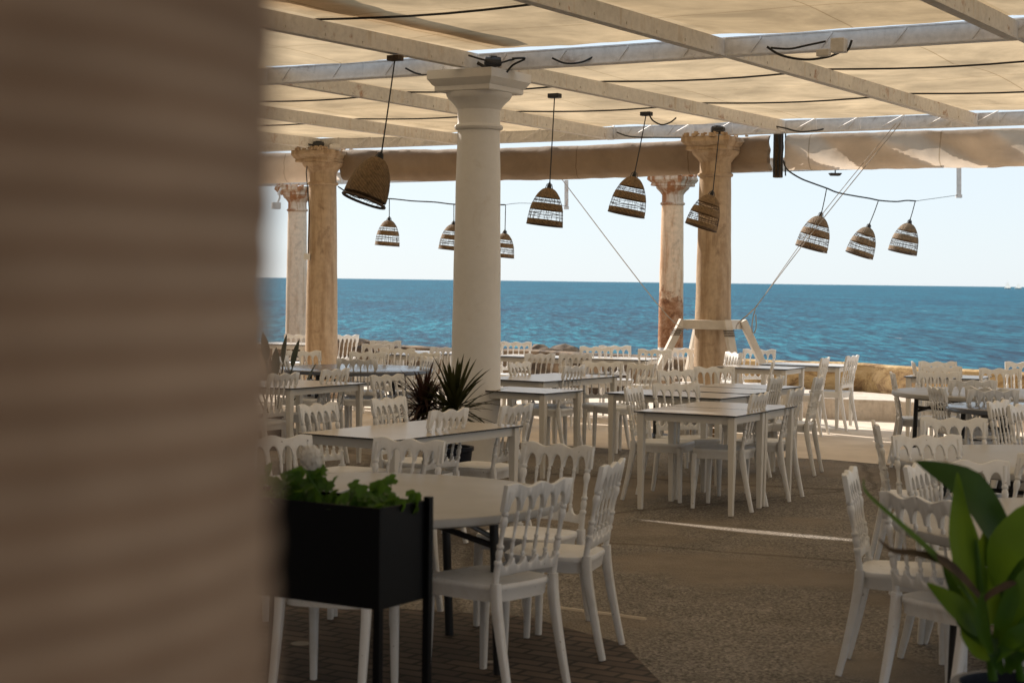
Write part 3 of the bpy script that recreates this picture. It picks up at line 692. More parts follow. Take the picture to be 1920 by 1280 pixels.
for i, (x, y, tx, ty, bx, by, lb) in enumerate([(730, 373, 730, 405, 726, 460, 'small woven lamp hanging below the largest one'), (851, 383, 851, 413, 845, 468, 'small woven lamp half hidden at the left edge of the white column'),
        (948, 384, 947, 430, 942, 482, 'small woven lamp half hidden at the right edge of the white column')]):
    Y = depthl(x); lamp(at_d(x, y, Y), at_d(tx, ty, Y), at_d(bx, by, Y), lb, 'small woven lamps strung on the sea side', False, 30 + i)

# guy ropes from the brace
cable('guy_rope', [at_d(1045, 325, 24.0), at_d(1235, 573, 22.0), at_d(1290, 618, 21.8)], .006, 'thin rope slanting down left of the brace from the canvas roll', 'rope', 'rope')
cable('guy_rope', [at_d(1688, 232, 20.3), at_d(1545, 408, 21.2), at_d(1415, 578, 21.8)], .005, 'upper doubled rope slanting up right from the brace', 'rope', 'rope')
cable('guy_rope', [at_d(1680, 232, 20.4), at_d(1540, 404, 21.2), at_d(1415, 580, 21.85)], .004, 'thinner twin strand beside the doubled rope at right', 'rope', 'rope')
cable('guy_rope', [at_d(1415, 578, 21.8), at_d(1400, 592, 21.7), at_d(1384, 606, 21.7), at_d(1380, 616, 21.6)], .009, 'knotted rope end tied to the right of the brace collar', 'rope', 'rope')
cable('guy_rope', [at_d(1416, 580, 21.8), at_d(1411, 600, 21.8), at_d(1410, 620, 21.8), at_d(1414, 624, 21.8), at_d(1418, 612, 21.8), at_d(1417, 590, 21.8)], .007, 'loose rope loop hanging from the knot right of the brace', 'rope', 'rope')

# ------------------------------------------------------------------ chair
def arch_x(): return [-.185 + .074 * i for i in range(6)]
def back_y(z): return -.195 - .078 * ((z - .45) / .44) ** 1.15 if z > .45 else -.195
def make_chair():
    root = thing('dining_chair')
    # seat with apron
    g = MB(); NSD = 40
    def outline(w_, d_, k=5.0):
        pts = []
        for i in range(NSD):
            a = 2 * math.pi * i / NSD; c, s = math.cos(a), math.sin(a)
            r = (abs(c) ** k + abs(s) ** k) ** (-1 / k)
            y = r * s * d_; x = r * c * (w_ + .012 * (y / d_)); pts.append((x, y))
        return pts
    lv = [(.188, .192, .385), (.196, .200, .387), (.202, .206, .43), (.208, .212, .438), (.208, .212, .452), (.204, .208, .460), (.17, .17, .457), (.10, .10, .450)]
    vs = []
    for w_, d_, z in lv: vs += [(x, y + .0, z) for x, y in outline(w_, d_)]
    fs = [(i * NSD + k, i * NSD + (k + 1) % NSD, (i + 1) * NSD + (k + 1) % NSD, (i + 1) * NSD + k) for i in range(len(lv) - 1) for k in range(NSD)] + [tuple((len(lv) - 1) * NSD + k for k in range(NSD)), tuple(range(NSD))[::-1]]
    g.add(vs, fs); g.build('seat', M['chair'], root, True)
    for sx in (-1, 1):
        g = MB(); pts = [(sx * .178, .178, .42), (sx * .180, .182, .30), (sx * .182, .188, 0)]
        g.sweep(pts, [(.042, .040), (.036, .036), (.026, .026)]); g.build('leg', M['chair'], root, True, ang=70)
        g = MB(); pp = [(sx * .185, -.198, .47), (sx * .185, -.203, .38), (sx * .186, -.226, .25), (sx * .188, -.258, .10), (sx * .19, -.282, 0)]
        wd_ = [(.040, .034), (.044, .034), (.038, .032), (.032, .029), (.027, .026)]
        g.sweep(pp, [(b_, a_) for a_, b_ in wd_]); g.build('leg', M['chair'], root, True, ang=70)
        # back post, turned
        zs = [(.462, .019), (.53, .018), (.545, .017), (.55, .0215), (.562, .0215), (.567, .014), (.585, .019), (.60, .0205), (.615, .015), (.62, .021), (.63, .021), (.635, .013), (.66, .0125), (.70, .015), (.715, .020), (.73, .0225), (.745, .019), (.752, .013), (.757, .0205), (.768, .0205), (.772, .015), (.80, .017), (.86, .018)]
        g = MB(); g.tube([(sx * (.187 + .008 * (z - .45)), back_y(z), z) for z, r in zs], [r * .76 for z, r in zs], 12); g.build('back_post', M['chair'], root, True, ang=50)
    for x in arch_x()[1:5]:
        zs = [(.555, .011), (.575, .010), (.58, .0145), (.588, .0145), (.592, .008), (.61, .012), (.625, .013), (.64, .009), (.645, .013), (.652, .013), (.656, .0078), (.70, .0085), (.72, .012), (.735, .013), (.75, .0095), (.755, .0135), (.762, .0135), (.766, .009), (.785, .009)]
        g = MB(); g.tube([(x, back_y(z), z) for z, r in zs], [r * .70 for z, r in zs], 10); g.build('spindle', M['chair'], root, True, ang=50)
    def strip(name, x0, x1, top, bot, th, n=80):
        g = MB(); vs = []
        for i in range(n + 1):
            x = x0 + (x1 - x0) * i / n; a, b = top(x), bot(x)
            e = .003
            for z, dy in ((b, th / 2 - e), (b + e, th / 2), (a - e, th / 2), (a, th / 2 - e), (a, -th / 2 + e), (a - e, -th / 2), (b + e, -th / 2), (b, -th / 2 + e)):
                vs.append((x, back_y(z) + dy - .010 * (1 - (x / .2) ** 2), z))
        fs = [(i * 8 + k, (i + 1) * 8 + k, (i + 1) * 8 + (k + 1) % 8, i * 8 + (k + 1) % 8) for i in range(n) for k in range(8)] + [tuple(range(8)), tuple(n * 8 + k for k in range(8))[::-1]]
        g.add(vs, fs); g.build(name, M['chair'], root, True, ang=50)
    def archz(x, lo, amp, sgn):
        ax = arch_x(); 
        for a, b in zip(ax[:-1], ax[1:]):
            if a <= x <= b:
                c = (a + b) / 2; hw2 = (b - a) / 2 - .0065; d = abs(x - c)
                if d >= hw2: return lo
                return lo + sgn * amp * math.sqrt(max(0, 1 - (d / hw2) ** 2))
        return lo
    strip('top_rail', -.212, .212, lambda x: .877 + .009 * math.cos(2 * math.pi * x / .155) + .012 * (abs(x) / .212) ** 6, lambda x: archz(x, .770, .060, 1), .022)
    strip('lower_rail', -.192, .192, lambda x: archz(x, .572, .034, -1), lambda x: .498 + .006 * math.cos(x * 8), .022)
    return root
proto = make_chair(); ctree = tree_of(proto); used = [False]
def chair(px, py, ang, label, group, jitter=0):
    h = .885; p = on_h(px, py, h); a = R_(ang); f = Vector((math.cos(a), math.sin(a), 0))
    p = p + f * .272
    c = proto if not used[0] else copy_tree(proto, None, ctree)
    used[0] = True
    c.location = (p.x, p.y, 0.0045 if not jitter else jitter); c.rotation_euler = (0, 0, a - math.pi / 2); tag(c, label, 'chair', group)
    return c
G1 = 'chairs round the near round table'; G2 = 'chairs at the beige table left of the big column'; G3 = 'chairs round the dark round table'; G4 = 'chairs along the sunny terrace edge'
G5 = 'chairs at the middle tables'; G6 = 'chairs round the right hand round tables'
CH = [
 # near round table
 (1012, 903, 139.5, 'nearest white chair, seen from behind right of the black planter', G1),
 (1150, 867, 163, 'white chair seen edge-on just right of the nearest one', G1),
 (1047, 833, 237, 'white chair facing the camera behind the right edge of the near round table', G1),
 (768, 824, 243, 'white chair facing the camera at the back of the near round table', G1),
 (512, 818, 296, 'white chair behind the white flower, cut by the blurred pillar', G1),
 (596, 914, 76, 'white chair behind the black planter, only rail and legs showing', G1),
 # beige table by the column
 (843, 768, 147, 'white chair overlapping the near side of the beige table, left of the white column', G2),
 (970, 759, 150, 'white chair against the right side of the white column foot', G2),
 (595, 757, 330, 'white chair at the left end of the beige table, right behind the flower', G2),
 (727, 746, 330, 'white chair left of the spiky plant, facing the beige table', G2),
 (533, 700, 150, 'white chair near the pillar at the long left table, its seat showing below', G2),
 (630, 692, 150, 'white chair at the right end of the long left table', G2),
 (725, 703, 322, 'white chair between the dark round table and the spiky plant', G2),
 # dark round table
 (669, 673, 86, 'white chair seen from behind in front of the dark round table', G3),
 (690, 660, 270, 'white chair facing the camera behind the dark round table, right of the thick tan column', G3),
 (746, 653, 262, 'bright white chair behind the dark round table, below the paired chairs', G3),
 (806, 669, 205, 'white chair at the right end of the dark round table', G3),
 (797, 661, 240, 'white chair behind the right end of the dark round table', G3),
 (524, 669, 345, 'white chair beside the pillar at the left end of the dark round table', G3),
 (568, 658, 292, 'white chair in front of the thick tan column foot', G3),
 # far row left
 (651, 628, 130, 'sunlit tilted chair against the sea right of the thick tan column', G4),
 (709, 645, 110, 'front chair of the sunlit pair against the sea', G4),
 (723, 639, 100, 'rear chair of the sunlit pair against the sea', G4),
 (560, 627, 95, 'far chair glimpsed between the two left columns', G4),
 (836, 651, 120, 'far chair cut off by the left edge of the big white column', G4),
 (968, 641, 265, 'lone bright chair against the sea just right of the big white column', G4),
 (1013, 663, 125, 'narrow bright chair at the left end of the far white tables', G4),
 (1080, 663, 115, 'bright chair standing in front of the joint of two far tables', G4),
 (1118, 650, 268, 'left one of two small chairs against the sea at the far tables', G4),
 (1153, 648, 272, 'right one of two small chairs against the sea at the far tables', G4),
 (1228, 655, 255, 'far chair left of the white plinth of the rust streaked column', G4),
 (1286, 653, 285, 'far chair seen between the rust streaked column and the brace', G4),
 # middle
 (972, 679, 330, 'white chair behind the pale table right of the big column', G5),
 (1077, 686, 150, 'dim chair overlapping the right end of the pale long table', G5),
 (1130, 678, 268, 'white chair facing the camera behind the right end of the pale long table', G5),
 (1203, 682, 215, 'white chair left of the leftmost brace prop', G5),
 (1266, 694, 300, 'chair in front of the leftmost brace prop, upper of two in line', G5),
 (1267, 719, 290, 'chair behind the front beige table, lower of two in line', G5),
 (1186, 725, 338, 'chair at the left side of the front beige table, pushed under it', G5),
 (1425, 738, 155, 'chair at the near right corner of the front beige table', G5),
 (1494, 729, 155, 'chair one place behind the near right corner of the front beige table', G5),
 (1457, 707, 155, 'chair at the right end of the dark edged table below the brace', G5),
 (1536, 706, 160, 'chair standing apart at the edge of the asphalt, right of the middle tables', G5),
 (1339, 688, 282, 'white chair facing the camera at the foot of the braced column', G5),
 (1377, 661, 200, 'far chair peeping out right of the braced column shaft', G4),
 (1424, 655, 250, 'far chair against the sea behind the right brace prop', G4),
 (1450, 678, 170, 'narrow chair immediately right of the right brace prop', G4),
 (1548, 671, 158, 'chair at the right end of the far tables, left of the lone sunlit chair', G4),
 (1599, 667, 150, 'lone sunlit chair on the concrete in front of the ochre wall', G4),
 # right
 (1673, 699, 352, 'sunlit chair edge-on at the left of the right hand round table', G6),
 (1712, 679, 350, 'narrow bright chair against the ochre wall, behind the edge-on chair', G6),
 (1758, 678, 272, 'rearmost bright chair right of the narrow one, against the sea', G6),
 (1765, 687, 268, 'second bright chair from the sea in the stacked view of three', G6),
 (1760, 697, 265, 'dimmer chair directly behind the far right round table', G6),
 (1824, 713, 92, 'chair seen from behind in front of the far right round table', G6),
 (1875, 691, 268, 'wide bright chair against the sea near the right edge of the picture', G6),
 (1921, 679, 262, 'farthest chair cut by the right edge of the picture', G6),
 (1863, 731, 94, 'chair seen from behind over the small dark blue table', G6),
 (1755, 726, 5, 'edge-on chair facing right, left of the small dark blue table', G6),
 (1870, 752, 325, 'angled chair right of the small dark blue table', G6),
 (1912, 758, 322, 'angled chair cut by the right edge below the small dark blue table', G6),
 (1788, 784, 270, 'chair facing the camera behind the big grey round table', G6),
 (1641, 793, 352, 'edge-on chair facing right with slanting back beside the big grey round table', G6),
 (1737, 817, 285, 'chair with wavy top above the leaf tip, left of the big grey round table', G6),
 (1722, 869, 330, 'chair showing two arches just left of the dark leaf', G6),
 (1808, 864, 268, 'chair half hidden behind the dark leaf of the front plant', G6),
 (1592, 883, 343, 'near chair seen edge-on with its seat toward the front plant', G6),
 (1722, 932, 32, 'near chair seen from behind, crossed by two drooping leaves', G6),
 (1962, 858, 200, 'chair only just entering at the right edge behind the plant', G6),
 (1850, 727, 40, 'chair jammed behind the small dark blue table', G6),
]
for c in CH: chair(*c)

# ------------------------------------------------------------------ tables
def make_rect(L_, W_):
    root = thing('dining_table'); 
    g = MB(); g.box((0, 0, .744), (L_, W_, .010)); g.m = [1, 0, 1, 1, 1, 1]
    g.build('tabletop', [M['laminate'], M['core']], root, bevel=.0)
    g = MB(); x, y = L_ / 2 - .05, W_ / 2 - .05
    g.box((0, -y, .708), (2 * x - .04, .022, .055)); g.box((0, y, .708), (2 * x - .04, .022, .055)); g.box((-x, 0, .708), (.022, 2 * y - .04, .055)); g.box((x, 0, .708), (.022, 2 * y - .04, .055))
    g.build('apron', M['frame'], root, bevel=.002)
    for sx in (-1, 1):
        for sy in (-1, 1):
            g = MB(); g.box((sx * (L_ / 2 - .045), sy * (W_ / 2 - .045), .3725), (.055, .055, .727), taper=.62); g.build('leg', M['frame'], root, bevel=.003)
    return root
def rect(px, py, dirs, L_, W_, ang, label, group):
    """px,py: the corner of the top nearest the camera; dirs: the way the long and short side run from it"""
    p = on_h(px, py, .749); a = R_(ang); u = Vector((math.cos(a), math.sin(a), 0)); v = Vector((-u.y, u.x, 0))
    c = p + u * (L_ / 2 * dirs[0]) + v * (W_ / 2 * dirs[1])
    t = make_rect(L_, W_); t.location = (c.x, c.y, .004); t.rotation_euler = (0, 0, a); tag(t, label, 'table', group); return t
GT = 'rectangular dining tables'
rect(1380, 781, (-1, 1), .82, .66, -29, 'front beige square table with dark edge in the middle, chair legs around it', GT)
rect(1439, 770.5, (-1, 1), .82, .66, -29, 'beige table pushed against the back of the front one', GT)
rect(1352, 748, (-1, 1), 1.12, .66, -33, 'beige table just behind and left of the front one', GT)
rect(1405, 739, (-1, 1), .80, .66, -33, 'dark edged table directly below the braced column, nearer one', GT)
rect(1448, 731, (-1, 1), .80, .66, -33, 'dark edged table at the foot of the braced column, pushed against the nearer one', GT)
rect(1020, 716, (1, 1), 1.43, .8, 56, 'long pale table reflecting sky, right of the big white column', GT)
rect(1022, 738.5, (1, 1), .64, .8, 56, 'small pale table in front of the long one right of the white column', GT)
rect(742, 826, (1, 1), 1.42, .76, 57, 'beige table with warm reflections left of the white column foot', GT)
rect(545, 729, (1, 1), 1.1, .8, 58, 'pale table near the pillar in front of the dark round table', GT)
rect(1060, 672.5, (-1, 1), 1.1, .7, -28, 'far white table with its left end behind the big column', GT)
rect(1215, 675.5, (-1, 1), 1.1, .7, -20, 'far white table left of the rust streaked column', GT)
rect(845, 664, (-1, 1), 1.1, .7, -24, 'far white table just left of the big column', GT)
rect(795, 667, (-1, 1), .8, .7, -24, 'far white table above the right end of the dark round table', GT)
rect(570, 647, (-1, 1), .9, .7, -22, 'farthest white table between the two left columns', GT)
rect(1475, 693, (-1, 1), .9, .7, -28, 'white table right of the right brace prop', GT)
rect(1576, 688, (-1, 1), 1.0, .7, -26, 'white table in front of the left end of the ochre wall', GT)
rect(1838, 711, (-1, 1), .8, .7, -25, 'small sky blue reflecting table between the right hand chairs and the sea', GT)

def round_table(cx, cy, r, top, label, rz=.3, rim=.045, legs='blackmetal', rimm=None):
    p = on_h(cx, cy, .75); root = thing('round_table', (p.x, p.y, .004), rz); tag(root, label, 'table', 'round folding tables')
    g = MB(); g.lathe([(r - .012, .705), (r, .712), (r, .735), (r - .004, .744), (r - .015, .748), (r - .5, .7485), (.02, .7485)], 96)
    g.build('tabletop', M[top], root, True, ang=35)
    e = r * .53
    for sx in (-1, 1):
        for sy in (-1, 1):
            g = MB(); g.tube([(sx * e, sy * .44, .70), (sx * (e + .03), sy * .44, .0)], .021, 12); g.build('leg', M[legs], root, True)
        g = MB(); g.tube([(sx * e, -.44, .68), (sx * e, .44, .68)], .014, 8); g.tube([(sx * e, -.44, .60), (sx * e, .44, .60)], .012, 8)
        g.tube([(sx * e, 0.0, .66), (sx * .12, 0, .69)], .012, 8); g.tube([(sx * (e + .01), -.44, .56), (sx * .1, -.2, .69)], .014, 8); g.tube([(sx * (e + .01), .44, .56), (sx * .1, .2, .69)], .014, 8)
        g.build('brace', M[legs], root, True)
    return root
round_table(690, 926, .88, 'plastic', 'big pale grey round table in the near left, behind the black planter', .28)
round_table(668, 690, .86, 'darktop', 'dark round table with blue sky sheen in front of the thick tan column', .2)
round_table(1852, 736, .86, 'plastic', 'pale round table at right with sky sheen, behind the small dark blue one', .6)
round_table(1915, 763, .60, 'darktop', 'small dark blue topped table cut by the right edge', .1)
round_table(1975, 861, .90, 'plastic', 'big grey-white round table at right, above the front plant', .9)
round_table(2090, 983, .90, 'plastic', 'round table nearest the front plant, seen through a chair back', .8)

# ------------------------------------------------------------------ small things under the middle tables
p = on_h(1232, 829, 0); root = thing('parasol_base', (p.x, p.y, .004)); tag(root, 'round black parasol base with short pole under the middle tables', 'parasol base')
g = MB(); g.lathe([(.02, 0), (.20, 0), (.205, .02), (.19, .07), (.10, .09), (.03, .10)], 32); g.build('foot', M['blackmetal'], root, True)
g = MB(); g.tube([(-.02, 0, .08), (-.02, 0, .62)], .028, 12); g.build('pole', M['blackmetal'], root, True)
p = on_h(1284, 832, 0); root = thing('plastic_bottle', (p.x, p.y, .004)); tag(root, 'white plastic bottle with black cap standing under the front beige table', 'bottle')
g = MB(); g.lathe([(.05, 0), (.055, .01), (.055, .17), (.04, .21), (.02, .24), (.018, .26)], 20); g.build('body', M['plastic'], root, True)
g = MB(); g.lathe([(.022, .255), (.022, .29), (.016, .295)], 14); g.build('cap', M['blackmetal'], root, True)
p = on_h(1308, 826, 0); root = thing('wooden_crate', (p.x, p.y, .004), .3); tag(root, 'small slatted brown crate on the ground under the front beige table', 'crate')
for sy in (-1, 1):
    g = MB()
    for z in (.04, .11, .18): g.box((0, sy * .13, z), (.34, .014, .05))
    g.build('side', M['weave'], root)
    g = MB()
    for z in (.04, .11, .18): g.box((sy * .163, 0, z), (.014, .24, .05))
    g.build('end', M['weave'], root)
g = MB(); g.box((0, 0, .012), (.31, .24, .012)); g.build('bottom', M['weave'], root)

# ------------------------------------------------------------------ plants
def leaf(g, base, dirv, length, width, droop=.3, nseg=8, fold=.25, roll=0, mi=0, shape=1.0, up=None):
    """a leaf blade: starts at base along dirv, bends down by droop, widest in the middle"""
    d = Vector(dirv).normalized(); p = Vector(base); st = length / nseg
    side = d.cross(Vector((0, 0, 1)))
    if side.length < .05: side = Vector((1, 0, 0))
    side.normalize(); side = Matrix.Rotation(roll, 3, d) @ side
    vs = []
    for i in range(nseg + 1):
        u = i / nseg; wv = width / 2 * (math.sin(math.pi * min(1, u ** .8 * .97 + .03)) ** shape)
        if i == nseg: wv = .0005
        nrm = side.cross(d)
        vs += [p - side * wv + nrm * wv * fold, p, p + side * wv + nrm * wv * fold]
        d = (d + Vector((0, 0, -droop / nseg * (0.4 + 1.2 * u)))).normalized()
        side = (side - d * side.dot(d)).normalized(); p = p + d * st
    g.add(vs, [f for i in range(nseg) for f in ((i * 3, i * 3 + 1, i * 3 + 4, i * 3 + 3), (i * 3 + 1, i * 3 + 2, i * 3 + 5, i * 3 + 4))], mi)
    return p
M['lf_dark'] = leafmat('dark_blade_leaf', (.022, .028, .010), (.05, .055, .022), (.06, .06, .02), .25)
M['lf_red'] = leafmat('dark_red_blade_leaf', (.022, .014, .012), (.055, .028, .022), (.07, .025, .02), .2)
M['lf_grey'] = leafmat('grey_green_leaf', (.045, .06, .045), (.10, .115, .09), None, .2)
M['lf_green'] = leafmat('fresh_green_leaf', (.03, .085, .012), (.08, .18, .025), (.2, .36, .04), .38)
M['lf_big'] = leafmat('broad_green_leaf', (.020, .070, .010), (.055, .15, .02), (.28, .44, .03), .46, .35, 3)
M['lf_bud'] = leafmat('dark_green_leaf', (.012, .042, .010), (.035, .09, .016), (.10, .20, .015), .3, .35, 3)
M['petal'] = leafmat('white_petal', (.85, .82, .76), (.9, .88, .84), (.9, .88, .82), .3)

# spiky dark plant, two heads, in a pot by the big column
c0 = at_d(868, 752, 14.3); root = thing('spiky_plant', (c0.x - .12, c0.y, .004)); tag(root, 'dark spiky plant with two heads in a pot left of the big white column', 'plant')
g = MB(); g.lathe([(.13, 0), (.17, .02), (.20, .32), (.215, .33), (.215, .36), (.185, .36), (.18, .31), (.02, .31)], 28); g.build('pot', M['pot'], root, True)
h1 = Vector((.05, 0, c0.z - .08)); h2 = Vector((-.20, .05, c0.z + .0))
g = MB(); g.tube([(.02, 0, .3), (.06, 0, .45), h1], [.025, .02, .018], 8); g.tube([(-.03, 0, .3), (-.12, .02, .5), h2 - Vector((0, 0, .05))], [.02, .018, .014], 8); g.build('stem', M['stemb'], root, True)
rnd = random.Random(3)
g = MB()
for i in range(120):
    a = rnd.uniform(0, 6.28); el = rnd.uniform(-.5, 1.4); d = Vector((math.cos(a) * math.cos(el), math.sin(a) * math.cos(el), math.sin(el)))
    leaf(g, h1 + Vector((0, 0, rnd.uniform(-.06, .05))), d, rnd.uniform(.32, .50), rnd.uniform(.026, .040), rnd.uniform(.1, .5), 7, .3, shape=.6)
g.build('foliage', M['lf_dark'], root, True)
g = MB()
for i in range(150):
    a = rnd.uniform(0, 6.28); el = rnd.uniform(-.8, 1.3); d = Vector((math.cos(a) * math.cos(el), math.sin(a) * math.cos(el), math.sin(el)))
    leaf(g, h2 + Vector((0, 0, rnd.uniform(-.16, .02))), d, rnd.uniform(.22, .36), rnd.uniform(.022, .036), rnd.uniform(.2, .9), 6, .3, shape=.6)
g.build('foliage', M['lf_red'], root, True)

# broad leaved grey plant behind the pillar
c0 = at_d(515, 690, 17.6); root = thing('paddle_leaf_plant', (c0.x, c0.y, .004)); tag(root, 'grey green plant with upright paddle leaves beside the blurred pillar', 'plant')
g = MB(); g.lathe([(.14, 0), (.18, .02), (.2, .3), (.21, .34), (.18, .34), (.17, .3), (.02, .3)], 24); g.build('pot', M['pot'], root, True)
g = MB(); g2 = MB()
for (dx, top, lean, wd_) in ((.07, .98, .10, .085), (.12, .93, .2, .08), (-.06, 1.0, -.10, .09), (-.13, .9, -.2, .09), (.02, .85, .02, .09), (-.18, .8, -.34, .08), (.2, .72, .4, .07)):
    b = Vector((dx * .3, rnd.uniform(-.05, .05), .3)); e = Vector((dx + lean * .25, rnd.uniform(-.1, .1), top - .12))
    g.tube([b, b.lerp(e, .5) + Vector((0, 0, .03)), e], .008, 6); leaf(g2, e, (lean, rnd.uniform(-.2, .2), 1.0), .30, wd_, .15, 8, .35, roll=rnd.uniform(-.5, .5), shape=.8)
g.build('stem', M['lf_grey'], root); g2.build('foliage', M['lf_grey'], root, True)

# black planter on legs with geraniums
pc = at_d(712, 958, 5.4); up_ = -T; root = thing('planter_stand', (pc.x, pc.y, .008), ANG_T)
tag(root, 'tall black metal planter box on legs in the near left', 'planter')
Lp, Wp, z0, z1 = .80, .25, pc.z - .315, pc.z
# local x runs along T (towards the right), local y along N; the near right corner is the origin
g = MB(); th = .006
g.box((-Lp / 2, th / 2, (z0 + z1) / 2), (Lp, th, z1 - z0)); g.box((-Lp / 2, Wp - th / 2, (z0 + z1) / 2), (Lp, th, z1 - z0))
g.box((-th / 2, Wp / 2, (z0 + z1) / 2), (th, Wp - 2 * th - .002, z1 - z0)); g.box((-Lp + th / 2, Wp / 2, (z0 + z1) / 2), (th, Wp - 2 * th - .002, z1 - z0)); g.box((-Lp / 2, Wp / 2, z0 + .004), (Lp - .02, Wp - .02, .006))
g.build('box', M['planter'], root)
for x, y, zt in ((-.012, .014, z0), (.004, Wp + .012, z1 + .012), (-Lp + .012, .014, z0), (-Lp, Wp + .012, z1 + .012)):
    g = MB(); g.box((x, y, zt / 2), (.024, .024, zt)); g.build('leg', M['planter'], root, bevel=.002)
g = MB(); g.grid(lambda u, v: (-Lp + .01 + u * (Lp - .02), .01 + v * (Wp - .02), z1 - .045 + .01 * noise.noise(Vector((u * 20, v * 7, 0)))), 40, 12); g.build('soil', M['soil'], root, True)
root2 = thing('geranium', tuple(root.location), ANG_T); tag(root2, 'leafy green geranium with one white flower head growing in the black planter', 'plant')
g = MB(); gs = MB(); rnd = random.Random(11)
def gleaf(g, c, r, nrm):
    nrm = Vector(nrm).normalized(); x = nrm.orthogonal().normalized(); y = nrm.cross(x); k = 14; vs = [Vector(c) - nrm * r * .18]
    for i in range(k):
        a = 2 * math.pi * i / k; rr = r * (1 + .13 * math.cos(a * 5)) * (1 if i else .35); vs.append(Vector(c) + (x * math.cos(a) + y * math.sin(a)) * rr + nrm * .1 * r * math.sin(a * 3))
    g.add(vs, [(0, i + 1, (i + 1) % k + 1) for i in range(k)])
def clump(xc, n, hmax, spread):
    for i in range(n):
        x = xc + rnd.gauss(0, spread); x = min(-.01, max(-Lp + .03, x)); y = rnd.uniform(.03, Wp - .03); h = z1 - .02 + rnd.uniform(0, hmax) * math.exp(-((x - xc) / (spread * 1.6)) ** 2)
        c = Vector((x + rnd.uniform(-.02, .02), y + rnd.uniform(-.03, .03), h)); gs.tube([(x, y, z1 - .05), c], .002, 4, cap=False); gleaf(g, c, rnd.uniform(.016, .032), (rnd.uniform(-.7, .7), rnd.uniform(-1.0, .1), rnd.uniform(.3, 1)))
clump(-.40, 60, .11, .05); clump(-.33, 14, .06, .04); clump(-.12, 46, .085, .035); clump(-.03, 16, .03, .03); clump(-.62, 40, .08, .08)
for i in range(9):
    x = rnd.uniform(-.05, .0); c = Vector((x + .0, rnd.uniform(.18, .26), z1 - rnd.uniform(-.02, .04))); gleaf(g, c, .02, (rnd.uniform(-.5, .8), -.7, .5))
fc = at_d(584, 858, 5.52); lc = Matrix.Rotation(-ANG_T, 3, 'Z') @ (fc - Vector(root.location))
gs.tube([(lc.x - .02, .12, z1 - .05), (lc.x - .01, lc.y, lc.z - .06), lc], .003, 5)
g.build('foliage', M['lf_green'], root2, True); tag(gs.build('stem', M['lf_green'], root2), kind='stuff')
g = MB()
for i in range(170):
    d = Vector((rnd.gauss(0, 1), rnd.gauss(0, 1), rnd.gauss(.3, 1))).normalized(); gleaf(g, lc + d * .034 * rnd.uniform(.75, 1.05), .014, d + Vector((rnd.uniform(-.3, .3), rnd.uniform(-.3, .3), rnd.uniform(-.3, .3))))
g.build('flower_head', M['petal'], root2, True)

# front plant in dark blue pot
YP = 4.4
pb = at_d(1905, 1284, YP); root = thing('potted_plant', (pb.x, pb.y, .004)); tag(root, 'broad leaved green plant in a dark blue pot in the near right corner', 'plant')
zr = pb.z
g = MB(); g.lathe([(.09, 0), (.11, .015), (.145, zr - .05), (.158, zr - .03), (.162, zr - .004), (.158, zr), (.140, zr), (.136, zr - .04), (.01, zr - .045)], 48); g.build('pot', M['pot'], root, True)
def LP(x, y, dy=0): return at_d(x, y, YP + dy) - Vector(root.location)
st = MB()
st.tube([LP(1862, 1275), LP(1850, 1180), LP(1836, 1090), LP(1828, 1010)], [.012, .011, .009, .006], 8)
st.tube([LP(1915, 1275, .05), LP(1898, 1180, .04), LP(1880, 1110, .02), LP(1905, 1040)], [.011, .01, .008, .005], 8)
st.build('stem', M['lf_green'], root, True)
bl = MB()
def blade(g, pts, widths, depth=0, fold=.22, roll=0.0, mi=0):
    P_ = [LP(x, y, depth + (dz if len(q) > 2 else 0)) for q in pts for x, y, dz in [((q + (0,))[:3])]]
    n = 14; out = []; ws = []
    m_ = len(P_) - 1
    for i in range(n + 1):
        t = i / n * m_; k = min(int(t), m_ - 1); f = t - k
        p0 = P_[max(k - 1, 0)]; p1 = P_[k]; p2 = P_[k + 1]; p3 = P_[min(k + 2, m_)]
        out.append(.5 * ((2 * p1) + (p2 - p0) * f + (2 * p0 - 5 * p1 + 4 * p2 - p3) * f * f + (3 * p1 - p0 - 3 * p2 + p3) * f ** 3)); ws.append(widths[k] * (1 - f) + widths[k + 1] * f)
    vs = []
    for i in range(n + 1):
        d = (out[min(i + 1, n)] - out[max(i - 1, 0)]).normalized(); s_ = d.cross(Vector((0, -1, .15))).normalized(); s_ = Matrix.Rotation(roll, 3, d) @ s_
        nr = s_.cross(d); wv = ws[i] * .80 / F * YP / 2 / max(.35, abs(math.cos(roll)))
        vs += [out[i] - s_ * wv + nr * wv * fold, out[i] - s_ * wv * .5 + nr * wv * fold * .35, out[i], out[i] + s_ * wv * .5 + nr * wv * fold * .35, out[i] + s_ * wv + nr * wv * fold]
    g.add(vs, [(i * 5 + k, i * 5 + k + 1, (i + 1) * 5 + k + 1, (i + 1) * 5 + k) for i in range(n) for k in range(4)], mi)
def lf(pts, widths, mat, **kw):
    g = MB(); blade(g, pts, widths, **kw); g.build('leaf', M[mat], root, True)
lf([(1835, 1160), (1815, 1080), (1800, 990), (1795, 885)], [16, 62, 60, 2], 'lf_big')
lf([(1870, 1030, .05), (1862, 985, .06), (1810, 912, .06), (1716, 864, .06)], [20, 78, 92, 2], 'lf_bud', roll=.35)
lf([(1850, 1060, .08), (1862, 1000, .1), (1852, 950, .12), (1842, 895, .1)], [18, 56, 60, 3], 'lf_bud')
lf([(1868, 1100, -.02), (1885, 1030, -.05), (1935, 985, -.06), (1990, 958, -.06)], [16, 80, 95, 60], 'lf_big', roll=-.4)
